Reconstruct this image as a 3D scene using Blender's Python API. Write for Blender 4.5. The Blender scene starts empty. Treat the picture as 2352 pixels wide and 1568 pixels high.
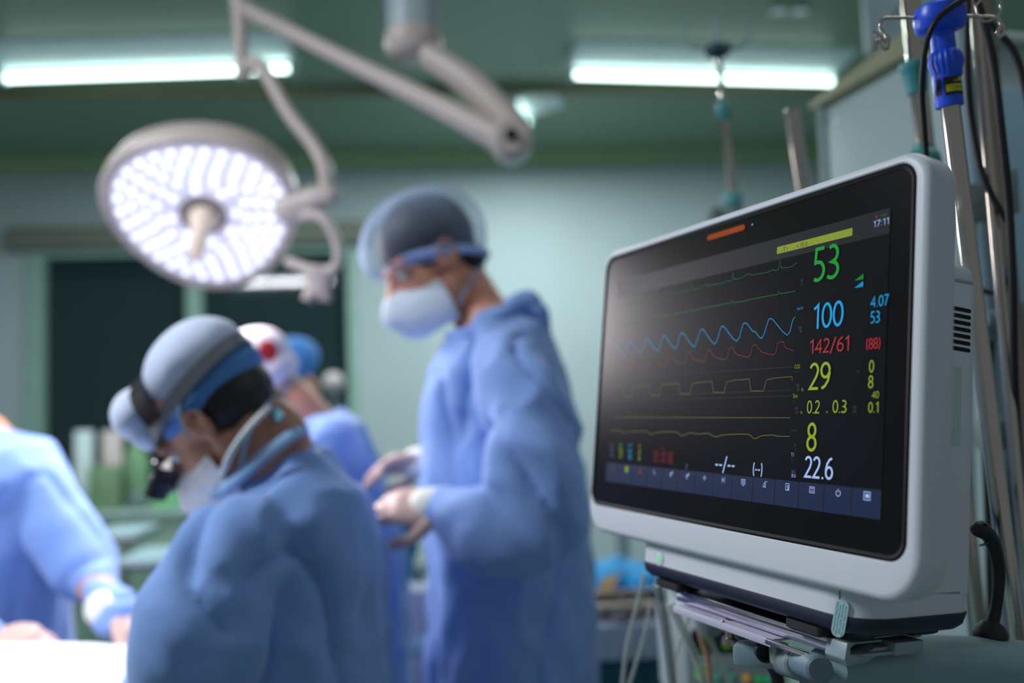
import bpy, bmesh, math, random
from mathutils import Vector, Matrix, noise
random.seed(7)
SC = bpy.context.scene
COL = SC.collection
PI = math.pi
# ------------------------------------------------------------ camera, world, lights, exposure
FPX = 2081.0
CAM = Vector((0, 0, 1.33))
YAW, PITCH, ROLL = math.radians(4.4), math.radians(4.3), math.radians(2.0)
F_ = Vector((math.sin(YAW) * math.cos(PITCH), math.cos(YAW) * math.cos(PITCH), math.sin(PITCH)))
R0 = Vector((math.cos(YAW), -math.sin(YAW), 0))
U0 = R0.cross(F_)
R_ = (R0 * math.cos(ROLL) - U0 * math.sin(ROLL)).normalized()
U_ = (R0 * math.sin(ROLL) + U0 * math.cos(ROLL)).normalized()
cd = bpy.data.cameras.new('camera')
cam = bpy.data.objects.new('camera', cd); COL.objects.link(cam)
cam.matrix_world = Matrix(((R_.x, U_.x, -F_.x, CAM.x), (R_.y, U_.y, -F_.y, CAM.y), (R_.z, U_.z, -F_.z, CAM.z), (0, 0, 0, 1)))
cd.sensor_width = 36; cd.lens = FPX / 2352 * 36; cd.clip_start = .05
cd.dof.use_dof = True; cd.dof.focus_distance = .75; cd.dof.aperture_fstop = 2.15
SC.camera = cam
SC.view_settings.view_transform = 'Standard'; SC.view_settings.look = 'None'
SC.view_settings.exposure = 0.0; SC.view_settings.gamma = 1
W_ = bpy.data.worlds.new('world'); SC.world = W_; W_.use_nodes = True
W_.node_tree.nodes['Background'].inputs[0].default_value = (.62, .69, .74, 1)
W_.node_tree.nodes['Background'].inputs[1].default_value = .24
SC.cycles.use_denoising = True
SC.cycles.max_bounces = 6

def P(px, py, d):
    """world point seen at photo pixel (px, py) at depth d metres"""
    return CAM + d * (F_ + (px - 1176) / FPX * R_ + (784 - py) / FPX * U_)

def area_light(name, loc, rot, sx, sy, power, color, parent=None):
    l = bpy.data.lights.new(name, 'AREA'); l.shape = 'RECTANGLE'; l.size = sx; l.size_y = sy
    l.energy = power; l.color = color
    o = bpy.data.objects.new(name, l); COL.objects.link(o); o.location = loc; o.rotation_euler = rot
    if parent: o.parent = parent; o.matrix_parent_inverse = Matrix.Translation(-Vector(parent.location))
    return o
# ------------------------------------------------------------ materials
def lin(c):
    return tuple(((v / 255) / 12.92 if v <= 10 else ((v / 255 + .055) / 1.055) ** 2.4) for v in c)
MATS = {}
def mat(name, rgb, rough=.5, metal=0, emit=None, es=0, alpha=1, var=.06, scale=12, bump=0, bscale=200, coat=0, trans=0, sub=0, spec=None, sheen=0):
    if name in MATS: return MATS[name]
    m = bpy.data.materials.new(name); m.use_nodes = True; MATS[name] = m
    nt = m.node_tree; b = nt.nodes['Principled BSDF']; c = (*lin(rgb), 1)
    b.inputs['Base Color'].default_value = c
    b.inputs['Roughness'].default_value = rough; b.inputs['Metallic'].default_value = metal
    if spec is not None: b.inputs['Specular IOR Level'].default_value = spec
    if coat: b.inputs['Coat Weight'].default_value = coat; b.inputs['Coat Roughness'].default_value = .1
    if trans: b.inputs['Transmission Weight'].default_value = trans
    if sub: b.inputs['Subsurface Weight'].default_value = sub; b.inputs['Subsurface Radius'].default_value = (.01, .004, .002)
    if sheen: b.inputs['Sheen Weight'].default_value = sheen
    b.inputs['Alpha'].default_value = alpha
    if emit: b.inputs['Emission Color'].default_value = (*lin(emit), 1); b.inputs['Emission Strength'].default_value = es
    tc = nt.nodes.new('ShaderNodeTexCoord')
    if var:
        n = nt.nodes.new('ShaderNodeTexNoise'); n.inputs['Scale'].default_value = scale; n.inputs['Detail'].default_value = 4
        r = nt.nodes.new('ShaderNodeValToRGB')
        r.color_ramp.elements[0].color = (*[x * (1 - var) for x in c[:3]], 1); r.color_ramp.elements[1].color = (*[min(1, x * (1 + var)) for x in c[:3]], 1)
        r.color_ramp.elements[0].position = .3; r.color_ramp.elements[1].position = .7
        nt.links.new(tc.outputs['Object'], n.inputs['Vector']); nt.links.new(n.outputs['Fac'], r.inputs['Fac']); nt.links.new(r.outputs['Color'], b.inputs['Base Color'])
    if bump:
        n = nt.nodes.new('ShaderNodeTexNoise'); n.inputs['Scale'].default_value = bscale
        bp = nt.nodes.new('ShaderNodeBump'); bp.inputs['Strength'].default_value = bump; bp.inputs['Distance'].default_value = .002
        nt.links.new(tc.outputs['Object'], n.inputs['Vector']); nt.links.new(n.outputs['Fac'], bp.inputs['Height']); nt.links.new(bp.outputs['Normal'], b.inputs['Normal'])
    return m
# ------------------------------------------------------------ mesh building
def frames(pts, side=None):
    n = len(pts); T = []
    for i in range(n):
        t = (pts[min(n - 1, i + 1)] - pts[max(0, i - 1)]); T.append(t.normalized() if t.length > 1e-9 else Vector((0, 0, 1)))
    out = []; s = Vector(side) if side is not None else (Vector((0, 0, 1)) if abs(T[0].z) < .9 else Vector((1, 0, 0)))
    for t in T:
        u = s - t * s.dot(t)
        if u.length < 1e-6: u = t.orthogonal()
        u.normalize(); out.append((t, u, t.cross(u)))
        if side is None: s = u
    return out
def spline(pts, k=6):
    pts = [Vector(p) for p in pts]
    if len(pts) < 3 or k < 2: return pts
    o = []
    for i in range(len(pts) - 1):
        p0 = pts[max(0, i - 1)]; p1 = pts[i]; p2 = pts[i + 1]; p3 = pts[min(len(pts) - 1, i + 2)]
        for j in range(k):
            t = j / k
            o.append(.5 * ((2 * p1) + (p2 - p0) * t + (2 * p0 - 5 * p1 + 4 * p2 - p3) * t * t + (3 * p1 - p0 - 3 * p2 + p3) * t ** 3))
    o.append(pts[-1]); return o
class MB:
    def __init__(s): s.bm = bmesh.new()
    def ring(s, c, u, v, ru, rv, n, ph=0): return [s.bm.verts.new(c + u * (ru * math.cos(2 * PI * k / n + ph)) + v * (rv * math.sin(2 * PI * k / n + ph))) for k in range(n)]
    def skin(s, rings, cap=True, closed=False):
        n = len(rings[0])
        for a, b in zip(rings, rings[1:]):
            for k in range(n): s.bm.faces.new((a[k], a[(k + 1) % n], b[(k + 1) % n], b[k]))
        if closed:
            a, b = rings[-1], rings[0]
            for k in range(n): s.bm.faces.new((a[k], a[(k + 1) % n], b[(k + 1) % n], b[k]))
        elif cap:
            s.bm.faces.new(list(reversed(rings[0]))); s.bm.faces.new(rings[-1])
        return s
    def tube(s, pts, r, n=12, k=6, side=None, flat=1, closed=False):
        pts = [Vector(p) for p in pts]; m = len(pts)
        rs = list(r) if isinstance(r, (list, tuple)) else [r] * m
        P2 = spline(pts, k) if m > 2 else pts
        if m > 2 and k >= 2: R2 = [rs[min(m - 2, i // k)] * (1 - (i % k) / k) + rs[min(m - 1, i // k + 1)] * ((i % k) / k) if i < len(P2) - 1 else rs[-1] for i in range(len(P2))]
        else: R2 = rs
        if closed: P2 = P2[:-1]; R2 = R2[:-1]
        fr = frames(P2, side)
        return s.skin([s.ring(p, u, v, q, q * flat, n) for p, q, (t, u, v) in zip(P2, R2, fr)], closed=closed)
    def limb(s, pts, r, n=16, k=6, side=None, flat=1):
        """tapered limb with rounded ends"""
        pts = [Vector(p) for p in pts]; m = len(pts); rs = list(r) if isinstance(r, (list, tuple)) else [r] * m
        P2 = spline(pts, k) if m > 2 else [pts[0].lerp(pts[1], j / 4) for j in range(5)]
        R2 = []
        for i in range(len(P2)):
            f = i / (len(P2) - 1) * (m - 1); a = min(m - 2, int(f)); t = f - a; t = t * t * (3 - 2 * t); R2.append(rs[a] * (1 - t) + rs[a + 1] * t)
        fr = frames(P2, side); rings = []
        t0, u0, v0 = fr[0]; t1, u1, v1 = fr[-1]
        for a in (80, 55, 28): c = math.cos(math.radians(a)); d = math.sin(math.radians(a)); rings.append(s.ring(P2[0] - t0 * (R2[0] * d * min(1, flat)), u0, v0, R2[0] * c, R2[0] * c * flat, n))
        rings += [s.ring(p, u, v, q, q * flat, n) for p, q, (t, u, v) in zip(P2, R2, fr)]
        for a in (28, 55, 80): c = math.cos(math.radians(a)); d = math.sin(math.radians(a)); rings.append(s.ring(P2[-1] + t1 * (R2[-1] * d * min(1, flat)), u1, v1, R2[-1] * c, R2[-1] * c * flat, n))
        return s.skin(rings)
    def loft(s, secs, n=28, sup=2.0):
        """secs: (centre, u, v, ru, rv) superellipse sections"""
        rings = []
        for c, u, v, ru, rv in secs:
            rg = []
            for k in range(n):
                a = 2 * PI * k / n; ca, sa = math.cos(a), math.sin(a)
                rg.append(s.bm.verts.new(Vector(c) + Vector(u) * (ru * math.copysign(abs(ca) ** (2 / sup), ca)) + Vector(v) * (rv * math.copysign(abs(sa) ** (2 / sup), sa))))
            rings.append(rg)
        return s.skin(rings)
    def ball(s, c, r, n=20, m=12, M=None):
        c = Vector(c); r = Vector(r) if not isinstance(r, (int, float)) else Vector((r, r, r)); M = M or Matrix.Identity(3)
        rings = []
        for i in range(1, m):
            a = PI * i / m
            rings.append([s.bm.verts.new(c + M @ Vector((r.x * math.sin(a) * math.cos(2 * PI * k / n), r.y * math.sin(a) * math.sin(2 * PI * k / n), -r.z * math.cos(a)))) for k in range(n)])
        return s.skin(rings)
    def box(s, c, sz, M=None, bev=0, seg=2):
        c = Vector(c); M = M or Matrix.Identity(3); h = Vector(sz) / 2
        t = bmesh.new()
        vs = [t.verts.new(Vector((x * h.x, y * h.y, z * h.z))) for x in (-1, 1) for y in (-1, 1) for z in (-1, 1)]
        for f in ((0, 1, 3, 2), (4, 6, 7, 5), (0, 4, 5, 1), (2, 3, 7, 6), (0, 2, 6, 4), (1, 5, 7, 3)): t.faces.new([vs[i] for i in f])
        if bev: bmesh.ops.bevel(t, geom=t.edges[:], offset=min(bev, min(sz) * .49), segments=seg, affect='EDGES', profile=.5)
        mp = {v: s.bm.verts.new(c + M @ v.co) for v in t.verts}
        for f in t.faces: s.bm.faces.new([mp[v] for v in f.verts])
        t.free(); return s
    def rod(s, a, b, r, n=16, r2=None, bev=0):
        a, b = Vector(a), Vector(b)
        t, u, v = frames([a, b])[0]; r2 = r if r2 is None else r2
        if bev:
            return s.skin([s.ring(a, u, v, r - bev, r - bev, n), s.ring(a + t * bev, u, v, r, r, n), s.ring(b - t * bev, u, v, r2, r2, n), s.ring(b, u, v, r2 - bev, r2 - bev, n)])
        return s.skin([s.ring(a, u, v, r, r, n), s.ring(b, u, v, r2, r2, n)])
    def lathe(s, a, axis, prof, n=24):
        """prof: (distance along axis, radius)"""
        a, ax = Vector(a), Vector(axis).normalized(); u = ax.orthogonal().normalized(); v = ax.cross(u)
        return s.skin([s.ring(a + ax * h, u, v, max(r, 1e-5), max(r, 1e-5), n) for h, r in prof])
    def prism(s, poly, M4, h, bev=0):
        """poly: (x, y) outline extruded by h along local z, placed by matrix M4"""
        t = bmesh.new(); f = t.faces.new([t.verts.new((x, y, 0)) for x, y in poly])
        r = bmesh.ops.extrude_face_region(t, geom=[f]); bmesh.ops.translate(t, verts=[g for g in r['geom'] if isinstance(g, bmesh.types.BMVert)], vec=(0, 0, h))
        bmesh.ops.recalc_face_normals(t, faces=t.faces)
        if bev: bmesh.ops.bevel(t, geom=[e for e in t.edges if e.calc_face_angle(0) > .6], offset=bev, segments=2, affect='EDGES', profile=.5)
        mp = {v: s.bm.verts.new(M4 @ v.co) for v in t.verts}
        for f in t.faces: s.bm.faces.new([mp[v] for v in f.verts])
        t.free(); return s
    def mesh(s, name, smooth=True, tri=False):
        bmesh.ops.recalc_face_normals(s.bm, faces=s.bm.faces)
        me = bpy.data.meshes.new(name); s.bm.to_mesh(me); s.bm.free()
        if smooth: smooth_mesh(me)
        return me
    def build(s, name, m, parent=None, smooth=True, **k): return put(name, s.mesh(name, smooth), m, parent, **k)
def smooth_mesh(me, ang=40):
    for p in me.polygons: p.use_smooth = True
    bm = bmesh.new(); bm.from_mesh(me)
    for e in bm.edges:
        if e.calc_face_angle(0) > math.radians(ang): e.smooth = False
    bm.to_mesh(me); bm.free()
def put(name, me, m, parent=None, label=None, cat=None, group=None, kind=None, local=False):
    o = bpy.data.objects.new(name, me); COL.objects.link(o)
    if m: me.materials.append(m)
    if parent:
        o.parent = parent
        if not local: o.matrix_parent_inverse = parent_mw(parent).inverted()
    else:                                   # origin at the base centre
        vs = [v.co for v in me.vertices]
        c = Vector(((min(v.x for v in vs) + max(v.x for v in vs)) / 2, (min(v.y for v in vs) + max(v.y for v in vs)) / 2, min(v.z for v in vs)))
        me.transform(Matrix.Translation(-c)); o.location = c
    tag(o, label, cat, group, kind); return o
def parent_mw(o):
    m = Matrix.LocRotScale(o.location, o.rotation_euler, o.scale)
    return parent_mw(o.parent) @ o.matrix_parent_inverse @ m if o.parent else m
def tag(o, label=None, cat=None, group=None, kind=None):
    if label: o['label'] = label
    if cat: o['category'] = cat
    if group: o['group'] = group
    if kind: o['kind'] = kind
    return o
def thing(name, label, cat, loc=(0, 0, 0), group=None, rot=None):
    o = bpy.data.objects.new(name, None); COL.objects.link(o); o.location = loc; o.empty_display_size = .05
    if rot: o.rotation_euler = rot
    return tag(o, label, cat, group)
def fuse(mb, voxel, sm=4, disp=None, ratio=None):
    """melt overlapping closed shapes into one continuous surface"""
    me = mb.mesh('tmp', False); o = bpy.data.objects.new('tmp', me); COL.objects.link(o)
    r = o.modifiers.new('r', 'REMESH'); r.mode = 'VOXEL'; r.voxel_size = voxel
    if sm: q = o.modifiers.new('s', 'SMOOTH'); q.factor = .5; q.iterations = sm
    if ratio: dm = o.modifiers.new('d', 'DECIMATE'); dm.ratio = ratio
    dg = bpy.context.evaluated_depsgraph_get(); dg.update()
    out = bpy.data.meshes.new_from_object(o.evaluated_get(dg))
    bpy.data.objects.remove(o); bpy.data.meshes.remove(me)
    if disp:
        ns = [v.normal.copy() for v in out.vertices]
        for v, nn in zip(out.vertices, ns): v.co += nn * disp(v.co)
        out.update()
    for p in out.polygons: p.use_smooth = True
    return out
def text_mesh(s, x0, z0, x1, z1, y, thick=0, bold=0):
    cu = bpy.data.curves.new('t', 'FONT'); cu.body = s; cu.extrude = 0; cu.offset = -.010 + bold; cu.resolution_u = 6
    o = bpy.data.objects.new('t', cu); COL.objects.link(o)
    dg = bpy.context.evaluated_depsgraph_get(); dg.update()
    me = bpy.data.meshes.new_from_object(o.evaluated_get(dg)); bpy.data.objects.remove(o)
    if not me.vertices: return me
    xs = [v.co.x for v in me.vertices]; ys = [v.co.y for v in me.vertices]; a, b, c, d = min(xs), max(xs), min(ys), max(ys)
    for v in me.vertices: v.co = Vector((x0 + (v.co.x - a) / max(1e-6, b - a) * (x1 - x0), y, z0 + (v.co.y - c) / max(1e-6, d - c) * (z1 - z0)))
    return me
def strap(pts, w, th, side, k=8):
    """flat ribbon tube along a path; side = width direction"""
    mb = MB(); P2 = spline(pts, k); fr = frames(P2, side)
    rings = []
    for p, (t, u, v) in zip(P2, fr):
        rings.append([mb.bm.verts.new(p + u * (a * w / 2) + v * (b * th / 2)) for a, b in ((-1, -1), (1, -1), (1, 1), (-1, 1))])
    return mb.skin(rings)
# ------------------------------------------------------------ palette
M_WALL = mat('wall_paint', (178, 190, 196), .75, var=.03, scale=2)
M_CEIL = mat('ceiling_paint', (134, 158, 136), .4, var=.05, scale=1.5)
M_FRIEZE = mat('cornice_paint', (150, 172, 130), .6, var=.05, scale=3)
M_LINTEL = mat('lintel_paint', (120, 122, 112), .6)
M_FLOOR = mat('floor_vinyl', (110, 135, 130), .4, var=.08, scale=3)
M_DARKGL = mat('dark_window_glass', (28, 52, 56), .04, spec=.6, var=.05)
M_FRAME = mat('window_frame_paint', (150, 182, 172), .5)
M_TUBE = mat('tube_glow', (255, 255, 255), .4, emit=(228, 255, 246), es=5.5, var=0)
M_HOUSE = mat('lamp_housing', (232, 246, 248), .5)
M_WHITEP = mat('white_plastic', (214, 220, 232), .38, var=.02, bump=.06, bscale=900)
M_PENW = mat('lamp_white_enamel', (200, 186, 180), .4, var=.03)
M_BODYP = mat('monitor_casing_plastic', (208, 214, 224), .42, var=.01, bump=.015, bscale=1500)
M_NAVY = mat('navy_rubber', (34, 40, 62), .45, var=.05)
M_RUB = mat('black_rubber', (20, 21, 25), .5, var=.1)
M_GLOSSBLACK = mat('glossy_black_glass', (6, 6, 8), .25, spec=.2, var=0)
M_CHROME = mat('chrome', (196, 188, 178), .10, 1, var=.03)
M_STEEL = mat('brushed_steel', (165, 165, 172), .3, 1, var=.08, scale=40)
M_BRASS = mat('worn_steel', (165, 150, 140), .3, 1, var=.1)
M_BLUE = mat('royal_blue_plastic', (24, 82, 226), .35, var=.05, bump=.05)
M_TEAL = mat('teal_plastic', (62, 142, 146), .42, var=.05)
M_ALU = mat('grey_blue_enamel', (128, 152, 164), .4, var=.04)
M_GREYP = mat('grey_plastic', (118, 134, 136), .5, var=.05)
M_CABI = mat('cabinet_side_enamel', (165, 185, 186), .5, var=.02, scale=3)
M_CABF = mat('cabinet_front_enamel', (128, 165, 182), .45, var=.02, scale=3)
M_BEIGE = mat('beige_lid_plastic', (150, 150, 120), .55, var=.05)
M_SKIN = mat('skin', (214, 148, 122), .5, var=.1, scale=30, sub=.1, bump=.1, bscale=120)
M_SKIN2 = mat('tan_skin', (186, 130, 106), .5, var=.1, scale=30, sub=.1, bump=.1, bscale=120)
M_HAIR = mat('black_hair', (24, 20, 22), .55, var=.3, scale=80, bump=.5, bscale=300)
M_GOWN = mat('blue_gown_cloth', (128, 162, 226), .8, var=.05, scale=20, sheen=.3, bump=.15, bscale=500)
M_GOWN2 = mat('deep_blue_gown_cloth', (122, 160, 224), .8, var=.06, scale=20, sheen=.3, bump=.15, bscale=500)
M_CAPT = mat('sheer_cap_cloth', (184, 206, 246), .7, alpha=.42, var=.05)
M_CAP2 = mat('pale_blue_cap_cloth', (206, 218, 248), .8, var=.06, sheen=.3)
M_BAND = mat('blue_cap_band_cloth', (80, 132, 200), .75, var=.06)
M_MASK = mat('mask_cloth', (218, 228, 242), .8, var=.03, bump=.2, bscale=400)
M_MASKW = mat('white_mask_cloth', (240, 236, 242), .8, var=.03)
M_TIE = mat('mask_tie_cloth', (150, 182, 205), .8)
M_BLACK = mat('black_plastic', (26, 24, 30), .4, var=.1)
M_GREYB = mat('grey_headband', (104, 108, 118), .5)
M_GLOVE = mat('latex_glove', (240, 206, 196), .45, alpha=.7, var=.05, sub=0)
M_CUFF = mat('white_knit_cuff', (238, 236, 226), .85, bump=.4, bscale=300)
M_DRAPE = mat('white_surgical_drape', (238, 240, 242), .85, var=.02, bump=.2, bscale=60)
M_BDRAPE = mat('blue_surgical_drape', (70, 150, 190), .85, var=.05)
M_TEALD = mat('dark_teal_drape', (38, 92, 104), .85, var=.08)
M_CYANC = mat('bright_blue_cloth', (44, 158, 225), .7, var=.06)
M_CLEAR = mat('clear_tubing', (190, 198, 198), .25, alpha=.5, var=.03)
M_CLEARD = mat('smoky_tubing', (140, 150, 155), .25, alpha=.65, var=.03)
M_AMBER = mat('amber_tubing', (190, 150, 120), .35, alpha=.8)
def sheer(m, lo, hi):
    nt = m.node_tree; lw = nt.nodes.new('ShaderNodeLayerWeight'); lw.inputs['Blend'].default_value = .35
    mr = nt.nodes.new('ShaderNodeMapRange'); mr.inputs['To Min'].default_value = lo; mr.inputs['To Max'].default_value = hi
    nt.links.new(lw.outputs['Facing'], mr.inputs['Value']); nt.links.new(mr.outputs['Result'], nt.nodes['Principled BSDF'].inputs['Alpha'])
sheer(M_CAPT, .08, .8)
# ------------------------------------------------------------ room
DW = 5.5; CZ = 2.92
def slab(name, c, sz, m, label=None):
    return MB().box(c, sz).build(name, m, smooth=False, kind='structure', label=label)
slab('floor', (0, 2, -.05), (9, 8.4, .1), M_FLOOR)
slab('ceiling', (0, 3.3, CZ + .05), (9, 5.0, .1), M_CEIL)
def on_wall(px, py):
    d = P(px, py, 1) - CAM; return CAM + d * (DW / d.y)
XW0, XW1, XWM, ZW1 = on_wall(60, 800).x, on_wall(818, 800).x, on_wall(447, 700).x, on_wall(300, 566).z
# far wall with an opening for the dark glazed screen
w = MB()
w.box(((XW0 - 4.5) / 2, DW + .06, CZ / 2), (4.5 + XW0, .12, CZ)); w.box(((XW1 + 4.5) / 2, DW + .06, CZ / 2), (4.5 - XW1, .12, CZ))
w.box(((XW0 + XW1) / 2, DW + .06, (ZW1 + CZ) / 2), (XW1 - XW0, .12, CZ - ZW1)); 
w.build('wall_back', M_WALL, smooth=False, kind='structure')
slab('wall_left', (-4.55, 2.9, CZ / 2), (.1, 5.2, CZ), M_WALL)
slab('wall_right', (4.55, 2.9, CZ / 2), (.1, 5.2, CZ), M_WALL)
MB().prism([(0, 0), (.07, 0), (.07, -.02), (.02, -.095), (0, -.095)], Matrix.Translation((4.45, DW, CZ)) @ Matrix(((0, 0, -1, 0), (-1, 0, 0, 0), (0, 1, 0, 0), (0, 0, 0, 1))), 8.9).build('trim_1', M_FRIEZE, smooth=False, kind='structure', label='green painted cornice where the far wall meets the ceiling')
MB().box(((XW0 + XW1) / 2, DW - .03, ZW1 + .05), (XW1 - XW0 + .2, .10, .13), bev=.01).build('trim_2', M_LINTEL, smooth=False, kind='structure', label='grey lintel above the dark glazed screen')
win = thing('window_1', 'dark glazed screen in the far wall', None, ((XW0 + XW1) / 2, DW, 0)); tag(win, kind='structure')
fr = MB()
for x, t_ in ((XW0 + .05, .10), (XWM, .085), (XW1 - .02, .05)): fr.box((x, DW + .03, ZW1 / 2), (t_, .1, ZW1))
fr.box(((XW0 + XW1) / 2, DW + .032, ZW1 - .03), (XW1 - XW0 - .02, .09, .055)); fr.box(((XW0 + XW1) / 2, DW + .032, .06), (XW1 - XW0 - .02, .09, .12))
fr.build('window_frame', M_FRAME, win, smooth=False)
for a, b in ((XW0 + .09, XWM - .035), (XWM + .035, XW1 - .03)): MB().box(((a + b) / 2, DW + .05, ZW1 / 2), (b - a, .012, ZW1 - .1)).build('pane', M_DARKGL, win, smooth=False)
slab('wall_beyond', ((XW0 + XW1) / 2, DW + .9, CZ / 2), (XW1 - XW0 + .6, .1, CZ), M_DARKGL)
MB().box((.1, 4.35, CZ - .02), (8.6, .05, .04), bev=.01).build('trim_3', mat('ceiling_joint_strip', (124, 122, 94), .6), smooth=False, kind='structure', label='thin brown joint strip across the ceiling')
# ceiling tube lights
def tube_light(c, rz, L, label, power=24, tint=(.84, 1, .97)):
    t = thing('ceiling_tube_light', label, 'ceiling light', (c[0], c[1], CZ), 'ceiling tube lights', (0, 0, rz))
    M = Matrix.Rotation(rz, 3, 'Z'); c = Vector((c[0], c[1], 0))
    hs = MB(); hs.prism([(-.21, 0), (-.21, -.008), (-.045, -.040), (.03, -.040), (.05, -.012), (.05, 0)], Matrix.Translation(Vector((c.x, c.y, CZ)) + M @ Vector((-L / 2, 0, 0))) @ (M.to_4x4() @ Matrix(((0, 0, 1, 0), (1, 0, 0, 0), (0, 1, 0, 0), (0, 0, 0, 1)))), L)
    hs.build('housing', M_HOUSE, t, smooth=False)
    z = CZ - .078; a = c + M @ Vector((-L / 2 + .03, 0, 0)); b = c + M @ Vector((L / 2 - .03, 0, 0))
    MB().rod((a.x, a.y, z), (b.x, b.y, z), .013, bev=.004).build('tube', M_TUBE, t)
    for p, q in ((a, b), (b, a)):
        e = p + (p - q).normalized() * .012
        MB().box((e.x, e.y, CZ - .06), (.024, .05, .075), M).build('end_cap', M_HOUSE, t, smooth=False)
    area_light('lamp_glow', (c.x, c.y, CZ - .11), (0, 0, rz), L - .1, .06, power, tint, t)
    return t
def on_ceiling(px, py, z):
    d = P(px, py, 1) - CAM; return CAM + d * ((z - CAM.z) / d.z)
for (x0, y0), (x1, y1), lb in (((15, 180), (665, 158), 'long glowing ceiling tube at the upper left, above the round surgical lamp'), ((1318, 172), (1908, 188), 'long glowing ceiling tube at the upper right, behind the thin hooked pole')):
    a = on_ceiling(x0, y0, CZ - .078); b = on_ceiling(x1, y1, CZ - .078); c = (a + b) / 2
    tube_light(c, math.atan2(b.y - a.y, b.x - a.x), (b - a).length + .06, lb)
a = on_ceiling(1195, 262, CZ - .078); tube_light(Vector((a.x, a.y + .02, 0)), PI / 2 - .35, .30, 'short bright ceiling lamp glimpsed past the joint of the jointed arm')
for i, (x, y, pw_) in enumerate(((-1.75, 1.1, 62), (1.2, 1.2, 5))): tube_light(Vector((x, y, 0)), 0, 1.2, power=pw_, tint=(.90, .94, 1), label=('ceiling tube overhead to the left, out of the frame', 'ceiling tube overhead to the right, out of the frame')[i])
for px, lb in ((1790, 'left of two small round ceiling spots near the top edge'), (1838, 'right of two small round ceiling spots near the top edge')):
    p = on_ceiling(px, 18, CZ); sp = thing('ceiling_spot', lb, 'ceiling light', p, 'small ceiling spots')
    MB().lathe(p, (0, 0, -1), [(0, .035), (.012, .035), (.015, .024), (.004, .022)]).build('bezel', M_CHROME, sp)
    MB().lathe(p - Vector((0, 0, .005)), (0, 0, -1), [(0, .022), (.008, .018), (.011, .004)]).build('lens', mat('spot_lens', (190, 220, 230), .1, emit=(180, 215, 230), es=.35), sp)
# ------------------------------------------------------------ surgical lamp on jointed ceiling arms
def px_r(px, d): return px / 2 * d / FPX
sl = thing('surgical_light', 'round white surgical lamp of many bright LEDs hanging from jointed ceiling arms', 'surgical lamp', P(465, 480, 2.3))
ct = P(947, -10, 2.2); top = Vector((ct.x, ct.y, CZ)); cb = P(947, 122, 2.2); cb = Vector((ct.x, ct.y, cb.z))
MB().rod(top, cb + Vector((0, 0, .03)), px_r(120, 2.2), n=32).build('column', mat('grey_lamp_column', (170, 186, 192), .35), sl)
MB().lathe(cb + Vector((0, 0, .045)), (0, 0, -1), [(0, px_r(128, 2.2)), (.02, px_r(132, 2.2)), (.045, px_r(126, 2.2)), (.06, px_r(100, 2.2)), (.066, px_r(50, 2.2))], 32).build('hub', M_PENW, sl)
j1 = P(985, 128, 2.15); j2 = P(1188, 298, 2.05)
MB().tube([j1, P(1085, 195, 2.1), j2], [px_r(78, 2.1), px_r(88, 2.1), px_r(84, 2.05)], n=20, flat=.8, side=(0, 1, 0)).build('arm', M_PENW, sl)
f = P(1175, 325, 2.0)
MB().rod(f - F_ * .06, f + F_ * .06, px_r(96, 2.0), n=28, bev=.012).build('elbow_joint', M_PENW, sl)
MB().rod(f - F_ * .075, f - F_ * .055, px_r(26, 2.0), n=16).build('bolt', M_BLACK, sl)
j3 = P(556, 20, 2.35)
MB().tube([P(1165, 328, 2.02), P(1000, 240, 2.1), P(780, 130, 2.22), P(565, 22, 2.35)], [px_r(88, 2.0), px_r(62, 2.1), px_r(48, 2.2), px_r(44, 2.3)], n=18, side=(0, 1, 0), flat=.8).build('arm', M_PENW, sl)
MB().tube([P(552, -12, 2.35), P(552, 60, 2.35), P(557, 182, 2.35)], [px_r(52, 2.35), px_r(34, 2.35), px_r(30, 2.35)], n=16).build('knuckle', M_PENW, sl)
MB().tube([P(566, 152, 2.34), P(592, 148, 2.33), P(615, 175, 2.32), P(665, 262, 2.3), P(722, 335, 2.28), P(746, 385, 2.27), P(750, 440, 2.27)], px_r(34, 2.3), n=16).build('fork_arm', M_PENW, sl)
MB().limb([P(758, 448, 2.27), P(715, 458, 2.28), P(668, 476, 2.3)], [px_r(52, 2.3), px_r(60, 2.3), px_r(84, 2.3)], n=18).build('swivel', M_PENW, sl)
lampN = (R_ * .12 + F_ * -.72 + U_ * -.71).normalized()          # where the lamp face looks
lc = P(468, 492, 2.28)
lu = (R_ - lampN * R_.dot(lampN)).normalized(); lu = (Matrix.Rotation(math.radians(-8), 3, lampN) @ lu); lv = lampN.cross(lu)
if lv.dot(U_) < 0: lv = -lv
def lamp_ring(mb, h, s, n=72):
    rg = []
    for k in range(n):
        a = 2 * PI * k / n; r = s * (1 + .045 * math.cos(3 * a - 1.9))
        rg.append(mb.bm.verts.new(lc + lampN * h + lu * (r * math.cos(a)) + lv * (r * math.sin(a))))
    return rg
RL = .238
h = MB(); h.skin([lamp_ring(h, *q) for q in ((-.14, .06), (-.132, .14), (-.11, .20), (-.08, .226), (-.03, .236), (.0, .238), (.008, .232), (.006, .222), (.0, .212))]); h.build('housing', M_PENW, sl)
g = MB(); g.skin([lamp_ring(g, *q) for q in ((-.001, .211), (.004, .208), (.005, .1), (.005, .058))], cap=False); g.build('diffuser', mat('lamp_diffuser', (224, 222, 240), .25, emit=(222, 220, 240), es=.44, var=.02), sl)
led = MB(); led.lathe((0, 0, 0), (0, 0, 1), [(-.002, .0082), (.004, .0082), (.006, .006)], 12); ledm = led.mesh('led'); ledm.materials.append(mat('led_glow', (255, 255, 255), .3, emit=(240, 246, 255), es=1.3, var=0))
rotm = Matrix((lu, lv, lampN)).transposed().to_4x4()
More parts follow.
